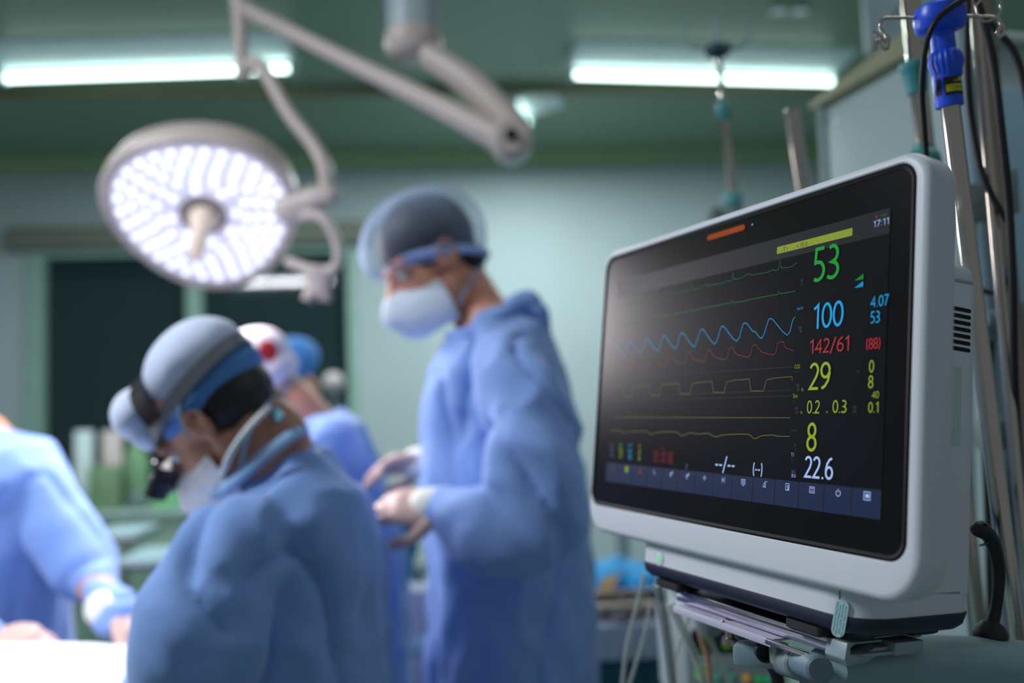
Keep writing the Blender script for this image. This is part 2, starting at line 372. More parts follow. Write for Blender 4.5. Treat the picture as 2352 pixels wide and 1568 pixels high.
for rr, nn, ph in ((.080, 8, .2), (.108, 15, 0), (.137, 20, .1), (.166, 25, .05), (.195, 30, 0)):
    for k in range(nn):
        a = 2 * PI * (k + ph) / nn; r = rr * (1 + .045 * math.cos(3 * a - 1.9))
        o = bpy.data.objects.new('led', ledm); COL.objects.link(o); o.parent = sl; o.matrix_parent_inverse = Matrix.Translation(-sl.location)
        o.matrix_basis = Matrix.Translation(lc + lampN * .006 + lu * (r * math.cos(a)) + lv * (r * math.sin(a))) @ rotm
MB().lathe(lc, lampN, [(-.01, .058), (.006, .06), (.010, .054), (-.004, .05), (-.006, .02)], 32).build('centre_cup', mat('lamp_cup', (150, 134, 132), .5), sl)
MB().lathe(lc - lampN * .004, lampN, [(0, .03), (.02, .034), (.05, .028), (.10, .018), (.155, .02), (.17, .017), (.176, .008)], 24).build('sterile_handle', mat('ivory_handle', (240, 220, 200), .4), sl)
hl = MB(); hl.tube([P(670, 500, 2.3), P(735, 495, 2.24), P(775, 560, 2.24), P(768, 615, 2.24), P(715, 618, 2.26), P(660, 600, 2.3)], px_r(24, 2.27), n=12); hl.build('grip_handle', M_PENW, sl)
MB().tube([P(728, 615, 2.25), P(730, 650, 2.25), P(727, 690, 2.25)], [px_r(64, 2.25), px_r(56, 2.25), px_r(70, 2.25)], n=20, flat=.5, side=R_).build('camera_pod', M_PENW, sl)
MB().ball(P(722, 688, 2.25) - F_ * .022, .013).build('camera_lens', M_GREYB, sl)
SPOT = bpy.data.lights.new('lamp_beam', 'SPOT'); SPOT.energy = 44; SPOT.color = (1, .93, .97); SPOT.spot_size = math.radians(165); SPOT.spot_blend = 1; SPOT.shadow_soft_size = .2
so = bpy.data.objects.new('lamp_beam', SPOT); COL.objects.link(so)
so.matrix_world = Matrix.Translation(lc + lampN * .24) @ lampN.to_track_quat('-Z', 'Y').to_matrix().to_4x4()
so.parent = sl; so.matrix_parent_inverse = Matrix.Translation(-sl.location)
TEXTS = [
    ('53', 'g', 328.9, -46.2, 358.9, -17.2),
    ('17:11', 'w', 393.6, -12.5, 408.8, -7.2),
    ('4.07', 'b', 393.4, -74.2, 411.1, -65.4),
    ('53', 'b', 393.7, -86.0, 403.1, -76.8),
    ('100', 'b', 330.9, -86.1, 365.5, -64.3),
    ('-T1', 'k', 288.0, -13.4, 295.7, -9.7),
    ('< 35.0', 'k', 307.6, -13.5, 320.5, -9.6),
    ('SpO2', 'b', 311.2, -67.5, 319.0, -64.7),
    ('100', 'B', 314.5, -83.6, 318.1, -81.4),
    ('90', 'B', 315.8, -86.3, 318.3, -84.3),
    ('120', 'G', 313.7, -43.4, 317.3, -40.9),
    ('50', 'G', 315.0, -46.5, 317.5, -44.6),
    ('142/61', 'r', 328.5, -106.6, 372.5, -92.4),
    ('(88)', 'r', 390.4, -106.4, 404.4, -96.8),
    ('29', 'y', 329.4, -134.5, 353.7, -112.3),
    ('Fi', 'Y', 382.4, -122.7, 384.2, -120.9),
    ('0', 'y', 393.9, -123.0, 398.9, -113.5),
    ('8', 'y', 393.6, -134.7, 398.7, -125.1),
    ('40', 'y', 397.7, -142.4, 404.5, -136.9),
    ('0.1', 'y', 394.4, -153.2, 404.4, -144.9),
    ('0.2', 'y', 328.2, -153.9, 343.1, -142.8),
    ('0.3', 'y', 357.3, -153.5, 372.3, -142.9),
    ('Et', 'y', 320.9, -153.4, 323.2, -151.4),
    ('Fi', 'y', 350.5, -153.2, 352.4, -151.5),
    ('Et', 'y', 320.8, -135.0, 323.3, -132.5),
    ('5.0', 'Y', 379.2, -149.9, 382.3, -147.6),
    ('0.0', 'Y', 379.3, -153.2, 382.5, -150.9),
    ('8', 'y', 329.2, -183.8, 340.9, -160.5),
    ('22.6', 'w', 328.1, -205.6, 360.4, -187.2),
    ('T1', 'w', 311.3, -188.6, 314.7, -185.6),
    ('°C', 'W', 311.7, -192.5, 313.7, -190.3),
    ('38.0', 'W', 312.3, -202.4, 317.8, -199.6),
    ('35.0', 'w', 312.5, -205.6, 318.0, -202.8),
    ('CO2', 'y', 311.2, -116.1, 317.8, -112.9),
    ('mmHg', 'Y', 311.4, -119.5, 316.7, -118.3),
    ('50', 'Y', 314.8, -131.6, 318.2, -129.2),
    ('25', 'Y', 315.0, -135.2, 318.4, -132.8),
    ('Sev', 'y', 311.0, -140.5, 316.6, -137.0),
    ('%', 'Y', 311.3, -143.8, 312.8, -142.0),
    ('8.0', 'Y', 314.2, -150.3, 317.8, -148.2),
    ('0.0', 'Y', 314.4, -153.5, 318.0, -151.4),
    ('L/min', 'Y', 310.7, -168.2, 317.5, -166.7),
    ('30', 'Y', 314.6, -180.3, 317.2, -178.4),
    ('0', 'Y', 315.9, -183.4, 317.3, -181.3),
    ('--/--', 'w', 207.0, -208.3, 237.5, -191.4),
    ('(--)', 'w', 262.9, -208.0, 275.7, -195.3),
    ('Time', 'W', 6.3, -190.4, 14.8, -186.7),
    ('17:00', 'W', 7.1, -196.2, 15.5, -192.0),
    ('17:05', 'W', 7.9, -202.5, 16.4, -198.3),
    ('HR', 'g', 26.1, -190.2, 34.3, -186.1),
    ('50', 'y', 27.0, -196.9, 35.0, -191.3),
    ('47', 'y', 27.8, -203.1, 35.8, -198.0),
    ('SpO2', 'b', 46.7, -190.0, 55.0, -186.0),
    ('100', 'b', 47.5, -196.6, 54.8, -192.1),
    ('100', 'b', 47.8, -203.2, 55.6, -198.1),
    ('CO2', 'y', 68.3, -189.7, 73.2, -186.3),
    ('31', 'y', 68.2, -197.1, 73.0, -191.9),
    ('30', 'y', 68.9, -203.1, 73.7, -198.3),
    ('ART', 'R', 114.0, -190.4, 119.4, -186.7),
    ('128 / 60 ( 82)', 'R', 98.9, -197.7, 136.7, -191.3),
    ('133 / 65 ( 88)', 'R', 99.7, -204.4, 136.5, -197.4),
    ('NIBP', 'W', 159.1, -207.8, 163.1, -202.1),
    ('ECG I', 'G', 24.7, -7.6, 61.3, -5.7),
]
WAVES = {
    'ecg1': [(6.6, -28.4), (58.2, -30.1), (82.1, -29.6), (84.4, -23.9), (87.0, -29.5), (102.5, -28.7), (107.8, -27.2), (111.9, -28.9), (134.8, -29.3), (141.3, -28.5), (145.8, -29.9), (150.1, -29.6), (152.0, -21.7), (154.4, -29.2), (167.1, -29.7), (176.8, -26.9), (181.4, -28.7), (205.2, -29.5), (211.8, -28.1), (214.7, -29.3), (218.4, -29.0), (220.2, -21.1), (222.1, -28.3), (231.4, -28.8), (244.3, -26.3), (248.3, -28.0), (269.7, -28.7), (277.9, -27.6), (280.4, -28.6), (284.9, -28.6), (286.8, -20.6), (288.4, -27.5), (297.2, -28.6), (303.4, -28.0), (308.6, -26.2)],
    'ecg2': [(6.8, -51.9), (45.1, -52.0), (78.3, -51.5), (82.8, -51.6), (84.8, -49.4), (87.0, -51.6), (109.7, -51.6), (144.6, -50.8), (150.1, -51.3), (152.0, -48.4), (153.9, -50.7), (177.3, -50.6), (210.8, -50.1), (218.3, -50.6), (220.0, -48.1), (222.0, -50.4), (242.0, -50.9), (247.3, -50.4), (277.8, -50.2), (285.4, -50.6), (286.9, -48.1), (288.6, -50.1), (308.6, -50.5)],
    'spo2': [(5.0, -72.4), (26.1, -88.2), (28.3, -88.0), (35.5, -74.2), (38.5, -72.4), (42.6, -74.7), (61.3, -87.1), (70.1, -74.8), (72.8, -73.0), (76.9, -74.5), (95.6, -87.5), (103.5, -74.3), (106.7, -72.5), (111.0, -74.1), (129.1, -87.4), (136.5, -73.9), (139.7, -71.9), (143.5, -73.4), (162.1, -87.7), (166.4, -81.3), (168.1, -80.7), (171.8, -72.7), (174.8, -71.3), (179.1, -73.3), (196.8, -87.3), (204.8, -73.2), (208.0, -71.4), (212.2, -73.2), (230.9, -87.1), (238.7, -72.8), (242.2, -71.4), (246.1, -73.2), (253.8, -80.1), (256.9, -80.3), (267.0, -87.2), (274.2, -72.5), (277.7, -70.9), (281.9, -73.0), (300.3, -87.1), (306.2, -75.3), (309.1, -72.5)],
    'art': [(20.1, -92.5), (25.8, -99.3), (43.8, -103.4), (47.5, -102.8), (50.6, -94.9), (55.0, -93.6), (63.5, -100.4), (81.6, -103.1), (85.0, -94.8), (88.3, -93.2), (94.0, -98.1), (101.4, -101.5), (115.4, -103.0), (118.6, -94.2), (122.5, -93.2), (128.4, -98.5), (136.6, -101.1), (148.9, -102.9), (152.6, -94.0), (156.3, -93.1), (161.9, -98.6), (170.8, -101.5), (182.5, -102.9), (186.4, -94.0), (190.8, -92.9), (196.7, -98.8), (206.1, -101.7), (216.9, -102.7), (220.6, -93.9), (224.9, -92.8), (231.2, -98.6), (238.8, -100.9), (251.0, -102.4), (253.8, -94.0), (258.8, -92.5), (266.2, -98.4), (273.2, -100.8), (285.4, -102.4), (288.1, -93.6), (293.6, -92.5), (296.4, -93.3), (299.5, -97.9), (309.3, -100.8)],
    'co2': [(14.2, -123.4), (27.3, -123.4), (31.1, -133.5), (47.6, -134.6), (50.2, -125.2), (58.6, -123.8), (83.3, -123.3), (86.5, -133.8), (103.6, -134.4), (105.8, -124.4), (113.5, -123.4), (139.3, -122.9), (142.4, -133.4), (159.8, -134.3), (162.4, -124.6), (172.8, -123.2), (195.8, -122.9), (198.5, -133.2), (215.5, -134.0), (218.7, -124.3), (229.9, -122.9), (251.9, -122.7), (254.7, -133.2), (272.3, -134.0), (275.5, -124.3), (286.3, -123.0), (308.3, -122.6), (309.2, -126.3)],
    'sev': [(10.3, -157.5), (308.7, -156.9)],
    'flow': [(3.9, -172.5), (12.3, -172.7), (27.6, -172.1), (35.3, -174.6), (49.2, -173.0), (82.1, -172.1), (92.6, -175.1), (105.0, -172.7), (139.3, -171.7), (148.7, -175.3), (162.7, -172.2), (178.6, -173.0), (193.9, -171.9), (205.1, -174.9), (219.9, -172.8), (253.5, -171.7), (262.9, -175.4), (272.5, -172.6), (287.7, -171.6), (292.4, -172.3), (308.7, -172.2)],
    'g1': [(6.2, -113.2), (308.7, -114.5)],
    'g2': [(12.4, -134.8), (309.9, -133.9)],
    'g3': [(6.3, -139.3), (310.2, -138.7)],
}
# ------------------------------------------------------------ the patient monitor
MX = Vector((.38709, -.91910, .07363)); MY = Vector((.91884, .37787, -.11379)); MZ = Vector((.07676, .11171, .99077)); MT = Vector((.1245, 1.052, .0694))
def c2w(v): return R_ * v.x + F_ * v.y + U_ * v.z
MO = CAM + c2w(MT)
MMAT = Matrix((c2w(MX), c2w(MY), c2w(MZ))).transposed().to_4x4(); MMAT.translation = MO
MI = MMAT.inverted()
def ml(px, py, axis, val):
    """monitor-frame point on a plane of the casing"""
    o = MI @ CAM; d = (MI.to_3x3() @ (P(px, py, 1) - CAM)); return o + d * ((val - o[axis]) / d[axis])
BASE = Vector((.22, .07, -.329))                      # under the base of the casing
mon = bpy.data.objects.new('patient_monitor', None); COL.objects.link(mon)
mon.matrix_world = MMAT @ Matrix.Translation(BASE)
mon.location, mon.rotation_euler = mon.matrix_world.to_translation(), mon.matrix_world.to_euler()
tag(mon, 'wide white-cased patient monitor with black glass, coloured traces and large green 53', 'patient monitor')
def mput(name, me, m, parent=None, **k):
    me.transform(Matrix.Translation(-BASE)); return put(name, me, m, parent or mon, local=True, **k)
def rrect(x0, x1, z0, z1, r, y, n=8):
    o = []
    rr = r if isinstance(r, (list, tuple)) else (r,) * 4
    for (cx, cz, a0), q in zip(((x1 - rr[0], z1 - rr[0], 0), (x0 + rr[1], z1 - rr[1], 90), (x0 + rr[2], z0 + rr[2], 180), (x1 - rr[3], z0 + rr[3], 270)), rr):
        for k in range(n + 1):
            a = math.radians(a0 + 90 * k / n); o.append(Vector((cx + q * math.cos(a), y, cz + q * math.sin(a))))
    return o
def rings(mb, L, cap=True):
    return mb.skin([[mb.bm.verts.new(v) for v in r] for r in L], cap=cap)
OX0, OX1, OZ0, OZ1 = -.0370, .446, -.2868, .0396
def outer(ins, y, dr=0): return rrect(OX0 + ins, OX1 - ins, OZ0 + ins, OZ1 - ins, [max(.004, q - ins) for q in (.027, .022, .034, .036)], y)
GX0, GX1, GZ0, GZ1 = -.0308, .4338, -.2578, .0315
b = MB()
rings(b, [outer(.02, .030), outer(.006, .0295), outer(.0025, .0270), outer(.0015, .023), outer(.0012, .021), outer(.0, .006), outer(.0, .0045), outer(.0004, .0025), outer(.0015, .0004), outer(.0030, -.0010), outer(.0050, -.0018), outer(.0060, -.0020)] + [rrect(GX0 - .001, GX1 + .001, GZ0 - .001, GZ1 + .001, .017, -.002), rrect(GX0, GX1, GZ0, GZ1, .016, -.001), rrect(GX0, GX1, GZ0, GZ1, .016, .003)])
mput('bezel', b.mesh('bezel'), M_BODYP)
b = MB(); rings(b, [rrect(GX0, GX1, GZ0, GZ1, .016, .002), rrect(GX0, GX1, GZ0, GZ1, .016, -.0012), rrect(GX0 + .0018, GX1 - .0018, GZ0 + .0018, GZ1 - .0018, .0145, -.0022), rrect(GX0 + .0042, GX1 - .0042, GZ0 + .0042, GZ1 - .0042, .0125, -.0012), rrect(GX0 + .0045, GX1 - .0045, GZ0 + .0045, GZ1 - .0045, .0122, .0015)], cap=False)
mput('gasket', b.mesh('gasket'), mat('gasket_rubber', (12, 12, 14), .6, spec=.15))
b = MB(); rings(b, [rrect(GX0 + .0035, GX1 - .0035, GZ0 + .0035, GZ1 - .0035, .012, y) for y in (.0015, -.0008)])
mput('glass_front', b.mesh('glass_front', False), M_GLOSSBLACK)
b = MB(); rings(b, [rrect(.0, .4095, -.230, 0, .0004, y, 1) for y in (-.0004, -.0011)])
scr = mput('screen', b.mesh('screen', False), mat('screen_glass', (3, 4, 6), .25, spec=.2, emit=(15, 17, 28), es=.4, var=0))
def plate(name, x0, x1, z0, z1, y, m, r=.0006, d=.0002, parent=scr):
    b = MB(); rings(b, [rrect(x0, x1, z0, z1, r, y + d, 3), rrect(x0, x1, z0, z1, r, y, 3)]); return mput(name, b.mesh(name, False), m, parent)
def emi(name, c, s=1.0, rough=.35): return mat(name, tuple(int(v * .08) for v in c), .4, emit=c, es=s, var=0, spec=.15)
plate('header_strip', .0, .4095, -.0195, 0, -.0012, emi('header_glow', (24, 28, 40), .45))
for i in range(14):
    x0 = .4095 * i / 14
    plate('button', x0 + .0003, x0 + .4095 / 14 - .0003, -.2297, -.2085, -.0012, emi('button_glow', (30, 46, 84), .6))
plate('alarm_banner', .2816, .3715, -.0142, -.0080, -.0013, emi('banner_glow', (140, 158, 40), .8))
TC = {'g': ((0, 148, 40), .85), 'w': ((170, 198, 250), .85), 'W': ((84, 98, 140), .7), 'b': ((0, 150, 210), .95), 'B': ((0, 92, 130), .8), 'G': ((0, 74, 34), .7), 'r': ((166, 38, 42), .85), 'R': ((128, 30, 38), .7), 'y': ((146, 172, 34), .82), 'Y': ((84, 98, 34), .55), 'k': ((30, 36, 14), .5)}
TM = {k: emi('glyph_' + n, *v) for (k, v), n in zip(TC.items(), ('green', 'white', 'dim_grey', 'blue', 'dim_blue', 'dim_green', 'red', 'dim_red', 'yellow', 'dim_yellow', 'dark'))}
def stroke_mesh(paths, w, y=-.0015):
    bm = bmesh.new()
    for pts in paths:
        pts = [Vector((x, y, z)) for x, z in pts]; closed = (pts[0] - pts[-1]).length < 1e-7
        L = []; n = len(pts)
        for i, p in enumerate(pts):
            a = pts[i - 1] if i else (pts[-2] if closed else p); c = pts[i + 1] if i < n - 1 else (pts[1] if closed else p)
            d1 = (p - a).normalized() if (p - a).length else None; d2 = (c - p).normalized() if (c - p).length else None
            d1 = d1 or d2; d2 = d2 or d1
            t = (d1 + d2); t = t.normalized() if t.length > 1e-6 else d1
            nn = Vector((-t.z, 0, t.x)); k = min(2.2, 1 / max(.3, nn.dot(Vector((-d1.z, 0, d1.x)))))
            L.append((bm.verts.new(p + nn * (w / 2 * k)), bm.verts.new(p - nn * (w / 2 * k))))
        for (a, b_), (c, d) in zip(L, L[1:]):
            f = bm.faces.new((a, b_, d, c))
    for f in bm.faces:
        f.normal_update()
        if f.normal.y > 0: f.normal_flip()
    me = bpy.data.meshes.new('stroke'); bm.to_mesh(me); bm.free(); return me

def arc(cx, cz, rx, rz, a0, a1, n=14): return [(cx + rx * math.cos(math.radians(a0 + (a1 - a0) * k / n)), cz + rz * math.sin(math.radians(a0 + (a1 - a0) * k / n))) for k in range(n + 1)]
GL = {  # glyph: (advance, strokes) on a cap height of 1
    '0': (.52, [arc(.26, .5, .20, .45, 90, 450, 28)]),
    '1': (.44, [[(.08, .80), (.19, .87), (.28, .95), (.28, .0)]]),
    '2': (.52, [arc(.25, .72, .18, .23, 160, -20, 12) + [(.36, .48), (.07, .05), (.46, .05)]]),
    '3': (.52, [arc(.22, .73, .18, .22, 130, -80, 12) + [(.17, .50)] + arc(.21, .27, .22, .22, 80, -135, 14)]),
    '4': (.54, [[(.38, .0), (.38, .93), (.04, .30), (.50, .30)]]),
    '5': (.52, [[(.43, .95), (.13, .95), (.10, .56)] + arc(.20, .31, .23, .26, 100, -125, 14)]),
    '6': (.52, [[(.42, .95), (.27, .88), (.13, .68), (.07, .42)] + arc(.26, .30, .19, .25, 180, 540, 24)]),
    '7': (.50, [[(.05, .95), (.45, .95), (.32, .62), (.17, .0)]]),
    '8': (.52, [arc(.26, .73, .17, .22, -90, 270, 20), arc(.26, .27, .20, .23, 90, 450, 22)]),
    '9': (.52, [arc(.26, .70, .19, .25, 0, 360, 24) + [(.45, .58), (.39, .32), (.25, .12), (.10, .05)]]),
    '.': (.24, [[(.12, .0), (.12, .09)]]), ':': (.24, [[(.12, .08), (.12, .17)], [(.12, .58), (.12, .67)]]),
    '/': (.44, [[(.04, -.08), (.38, 1.02)]]), '-': (.40, [[(.05, .42), (.33, .42)]]), ' ': (.3, []), '<': (.5, [[(.44, .75), (.06, .45), (.44, .15)]]),
    '(': (.28, [arc(.30, .45, .22, .62, 120, 240, 10)]), ')': (.28, [arc(-.02, .45, .22, .62, 60, -60, 10)])}
def digits_mesh(s, x0, z0, x1, z1, y, wt=.105):
    P_ = []; x = 0
    for ch in s:
        P_ += [[(x + a, b) for a, b in q] for q in GL[ch][1]]; x += GL[ch][0]
    xs = [a for q in P_ for a, b in q]; zs = [b for q in P_ for a, b in q]
    a0, a1, b0, b1 = min(xs), max(xs), min(zs), max(zs); h_ = z1 - z0
    w_ = wt * h_ / max(1, (b1 - b0)); sx = (x1 - x0 - w_) / max(.05, a1 - a0); sz = (z1 - z0 - w_) / max(.3, b1 - b0)
    if max(zs) < .9 and s.strip('.-') == '': sz = sx
    return stroke_mesh([[(x0 + w_ / 2 + (a - a0) * sx, z0 + w_ / 2 + (b - b0) * sz) for a, b in q] for q in P_], w_, y)
for s, c, x0, z0, x1, z1 in TEXTS:
    s = s.lstrip() if s != '(--)' else '(--)'
    hgt = (z1 - z0)
    me = digits_mesh(s, x0 / 1000, z0 / 1000, x1 / 1000, z1 / 1000, -.0016) if all(q in GL for q in s) else text_mesh(s, x0 / 1000, z0 / 1000, x1 / 1000, z1 / 1000, -.0016, bold=.0)
    mput('readout', me, TM[c], scr)
WC = {'ecg1': ('g', .0005), 'ecg2': ('g', .0006), 'spo2': ('b', .0006), 'art': ('R', .0006), 'co2': ('y', .0005), 'sev': ('y', .0005), 'flow': ('y', .0006), 'g1': ('Y', .0002), 'g2': ('Y', .0002), 'g3': ('Y', .0002)}
TM['v'] = emi('trace_green', (8, 110, 46), .7); TM['u'] = emi('trace_olive', (118, 128, 40), .6)
for k, (c, w_) in WC.items():
    pts = [(x / 1000, z / 1000) for x, z in WAVES[k]]
    if k[0] != 'g' and len(pts) > 2:
        q = spline([Vector((x, 0, z)) for x, z in pts], 3) if k in ('spo2', 'art', 'flow') else [Vector((x, 0, z)) for x, z in pts]; pts = [(v.x, v.z) for v in q]
    mput('waveform' if k[0] != 'g' else 'grid_line', stroke_mesh([pts], w_), TM[{'g': 'v', 'y': 'u'}.get(c, c)], scr)
for z0, z1, c in ((-.0508, -.0468, 'g'), (-.0566, -.0526, 'b')):
    sb = MB()
    for i in range(5): sb.box((.3775 + i * .0017, -.0015, z0 + (i + 1) * .0004), (.0011, .0002, (i + 1) * .0008))
    mput('signal_bars', sb.mesh('signal_bars', False), TM[c], scr)
def circ(cx, cz, r, a0=0, a1=360, n=20): return [(cx + r * math.cos(math.radians(a0 + (a1 - a0) * k / n)), cz + r * math.sin(math.radians(a0 + (a1 - a0) * k / n))) for k in range(n + 1)]
def rect(cx, cz, w_, h_): return [(cx - w_ / 2, cz - h_ / 2), (cx + w_ / 2, cz - h_ / 2), (cx + w_ / 2, cz + h_ / 2), (cx - w_ / 2, cz + h_ / 2), (cx - w_ / 2, cz - h_ / 2)]
IX = [.0164, .0459, .0752, .1033, .1343, .163, .1917, .2209, .2502, .2799, .3087, .3377, .3666, .3960]; IZ = -.2138; u = .0022
def icon(i, paths, c='w', w_=.0005):
    mput('icon', stroke_mesh([[(IX[i] + x * u, IZ + z * u) for x, z in p] for p in paths], w_), TM[c], scr)
icon(0, [circ(0, 0, 1.2), [(-.5, .3), (.5, .3)], [(-.5, -.3), (.5, -.3)]], 'W')
plate('icon', IX[1] - .0030, IX[1] + .0030, IZ - .003, IZ + .003, -.0014, TM['y']); icon(1, [circ(0, 0, .7)], 'k')
icon(2, [[(-1, -1), (-.4, .8), (.4, .8), (1, -1), (-1, -1)], [(0, .8), (0, 1.3)]], 'r', .0008)
icon(3, [[(-1, 1.2), (-.6, -.2), (.2, -1.1), (1, -.6)], [(-.3, .6), (0, -.2)]])
for i in (4, 5): icon(i, [circ(-.3, -.1, .6), [(-.3, -.7), (-.3, -1.5)], [(.3, .5), (1, 1.4)], circ(.9, .6, .3)], w_=.0007)
icon(6, [[(-1.3, 0), (-.4, 0)], [(.4, 0), (1.3, 0)], [(0, 1), (-.5, 0), (0, -1), (.5, 0), (0, 1)]])
icon(7, [[(-1, 1), (.3, 0), (-1, -1)], [(-1.2, 0), (.3, 0)], [(.9, 1.3), (.9, -1.3)]])
icon(8, [rect(0, .2, 2.4, 1.8), [(-.8, .5), (.8, .5)], [(-.8, 0), (.8, 0)], [(-.6, -1.3), (.6, -1.3)]])
icon(9, [[(-1.2, -.9), (-.4, .9), (0, -.9), (-1.2, -.9)], [(.3, -1.3), (.3, 1.2), (1.3, 1.2)]])
icon(10, [rect(-.1, .1, 1.9, 2.4), circ(.2, .2, .45), [(-.4, -1.3), (.2, -.3), (1, -1.3)]])
icon(11, [rect(0, 0, 2.5, 2.1), [(-.8, .3), (-.3, .7), (.2, .3), (.8, .6)], [(-.9, -.4), (.9, -.4)]])
icon(12, [circ(0, -.1, 1.05, 125, 415), [(0, 1.4), (0, .2)]], w_=.0006)
icon(13, [rect(0, 0, 2.8, 2.6)], w_=.0006); plate('icon', IX[13] - .0018, IX[13] + .0018, IZ - .0014, IZ + .0014, -.0014, TM['w'])
mput('icon', stroke_mesh([circ(.3966, -.0045, .0006)], .0005), TM['r'], scr)
mput('icon', stroke_mesh([[(.086, -.0195), (.089, -.0225)], [(.089, -.0195), (.086, -.0225)]], .0006), TM['W'], scr)
plate('battery_gauge', .4010, .4065, -.0055, -.0035, -.0014, TM['G'])
plate('alarm_lamp', .1748, .2340, .0168, .0222, -.0014, mat('orange_lamp', (60, 24, 4), .7, emit=(168, 74, 10), es=.55, spec=.1, var=0), r=.0026, d=.0008, parent=mon)
o = MB(); o.lathe(Vector((.2454, -.0008, .0194)), (0, -1, 0), [(0, .0012), (.0006, .0011), (.0008, .0004)], 16); mput('light_sensor', o.mesh('light_sensor'), mat('sensor_glass', (120, 130, 136), .2, var=0))
# casing behind and below the glass
def plan(x0, x1, y0, y1, r):
    return [(v.x, v.z) for v in rrect(x0, x1, y0, y1, r, 0, 6)]
def slab_xy(name, poly_levels, m, **k):
    mb = MB(); mb.skin([[mb.bm.verts.new((x, y, z + (.065 * (y - .01) if z < -.29 else 0))) for x, y in poly] for z, poly in poly_levels]); return mput(name, mb.mesh(name), m, **k)
BX0, BX1, BY1 = .068, .380, .1285
def bp(ins=0, y0=.010): return plan(BX0 + ins, BX1 - ins, y0 + ins, BY1 - ins, .012)
slab_xy('rear_housing', [(-.2861, bp(0, .022)), (-.039, bp(0, .022)), (-.0375, bp(.0012, .022)), (-.0372, bp(.01, .022))], M_BODYP)
slab_xy('top_cap', [(-.0372, bp(.004, .024)), (-.0355, bp(.0012, .024)), (-.0345, bp(.0005, .024)), (-.026, bp(.0015, .024)), (-.0215, bp(.006, .024)), (-.019, bp(.02, .026))], M_BODYP)
def bpr(ins, y0): return plan(BX0 + ins, BX1 - ins, y0 + ins, BY1 - ins, [.016, .016, .012, .034 - ins * .8])
slab_xy('base_housing', [(-.3070, bpr(0, .010)), (-.2905, bpr(0, .010)), (-.2855, bpr(.0002, .010))], M_BODYP)
slab_xy('base_band', [(-.3225, bpr(.012, .012)), (-.3205, bpr(.005, .010)), (-.3165, bpr(.0012, .0095)), (-.3085, bpr(-.0008, .0098)), (-.3071, bpr(-.0006, .010)), (-.307, bpr(.002, .012))], M_NAVY)
for (x, y) in ((.118, .026), (.315, .028), (.335, .104), (.118, .104)):
    slab_xy('foot', [(-.3292, plan(x - .018, x + .018, y - .013, y + .013, .003)), (-.3275, plan(x - .021, x + .021, y - .015, y + .015, .004)), (-.321, plan(x - .021, x + .021, y - .015, y + .015, .004))], M_RUB)
for i in range(7):
    z = -.0595 - i * .0054; mb = MB()
    rings(mb, [[Vector((x, v.x, v.z + (-.0006 * (v.x - .09) / .03))) for v in rrect(.056, .1175, z - .0016, z + .0016, .0015, 0, 4)] for x in (.3795, .3803)])
    mput('vent_slot', mb.mesh('vent_slot', False), mat('vent_slot_shade', (6, 8, 10), .8, var=0))  # no real opening: a near-black flush box paints the shade inside the slot
mb = MB(); rings(mb, [[Vector((x, v.x, v.z)) for v in rrect(.080, .1085, -.1700, -.1066, .001, 0, 2)] for x in (.3799, .3805)]); mput('side_label', mb.mesh('side_label', False), mat('blank_label', (182, 210, 210), .5), label='blank pale label')
mput('panel_groove', MB().box((.3799, .0945, -.2240), (.0006, .0006, .0890)).box((.3799, .0925, -.2685), (.0006, .004, .0006)).box((.3799, .0925, -.1795), (.0006, .004, .0006)).mesh('panel_groove', False), mat('groove_shadow_gap', (40, 48, 54), .8, var=0))
mput('corner_seam', MB().box((.3575, .01195, -.2955), (.0005, .0005, .0185)).mesh('corner_seam', False), mat('groove_shadow_gap', (40, 48, 54)))
pc = ml(1515, 1282, 1, .010)
mb = MB(); mb.lathe((pc.x, .0104, pc.z), (0, -1, 0), [(0, .0078), (.0009, .0076), (.0011, .007)], 32); btn = mput('power_button', mb.mesh('power_button'), M_BODYP)
mput('power_symbol', stroke_mesh([[(x + pc.x, z + pc.z) for x, z in circ(0, 0, .0024, 125, 415)], [(pc.x, pc.z + .0034), (pc.x, pc.z + .0004)]], .0008, .0090), emi('power_green', (30, 245, 90), 1.15), btn)
mput('power_ring', stroke_mesh([[(x + pc.x, z + pc.z) for x, z in circ(0, 0, .0079, n=40)]], .0003, .0097), mat('groove_shadow_gap', (40, 48, 54)), btn)
# strip of sealing tape over the lower right corner
ta = math.radians(22); nrm = Vector((math.sin(ta), -math.cos(ta), 0)); wd = Vector((math.cos(ta), math.sin(ta), 0))
tc0 = Vector((.346 + .034 * math.sin(ta), .044 - .034 * math.cos(ta), -.3085)) + nrm * .0008
lean = Matrix.Rotation(-.14, 3, nrm); tz_ = lean @ Vector((0, 0, 1)); tw = lean @ wd
TM4 = Matrix((tw, tz_, nrm)).transposed().to_4x4(); TM4.translation = tc0
tmb = MB().prism([(v.x, v.z) for v in rrect(-.0053, .0053, -.0145, .0145, .005, 0, 6)], TM4, .0003)
tape = mput('sealing_tape', tmb.mesh('sealing_tape'), mat('pale_blue_tape', (168, 206, 214), .5, var=.04), label='pale blue printed sealing tape')
for i in range(4):
    me = text_mesh('QUALITYSEAL QUALITYSEAL', 0, 0, .0235, .0014, 0, bold=.02)
    me.transform(Matrix.Translation(tc0 + nrm * .0005 + tw * (-.0042 + i * .0023) + tz_ * (.0115 - .0015 * (i % 2))) @ Matrix(((-tz_.x, -nrm.x, tw.x, 0), (-tz_.y, -nrm.y, tw.y, 0), (-tz_.z, -nrm.z, tw.z, 0), (0, 0, 0, 1))))
    mput('tape_print', me, mat('tape_print_blue', (52, 118, 142), .6, var=0), tape)
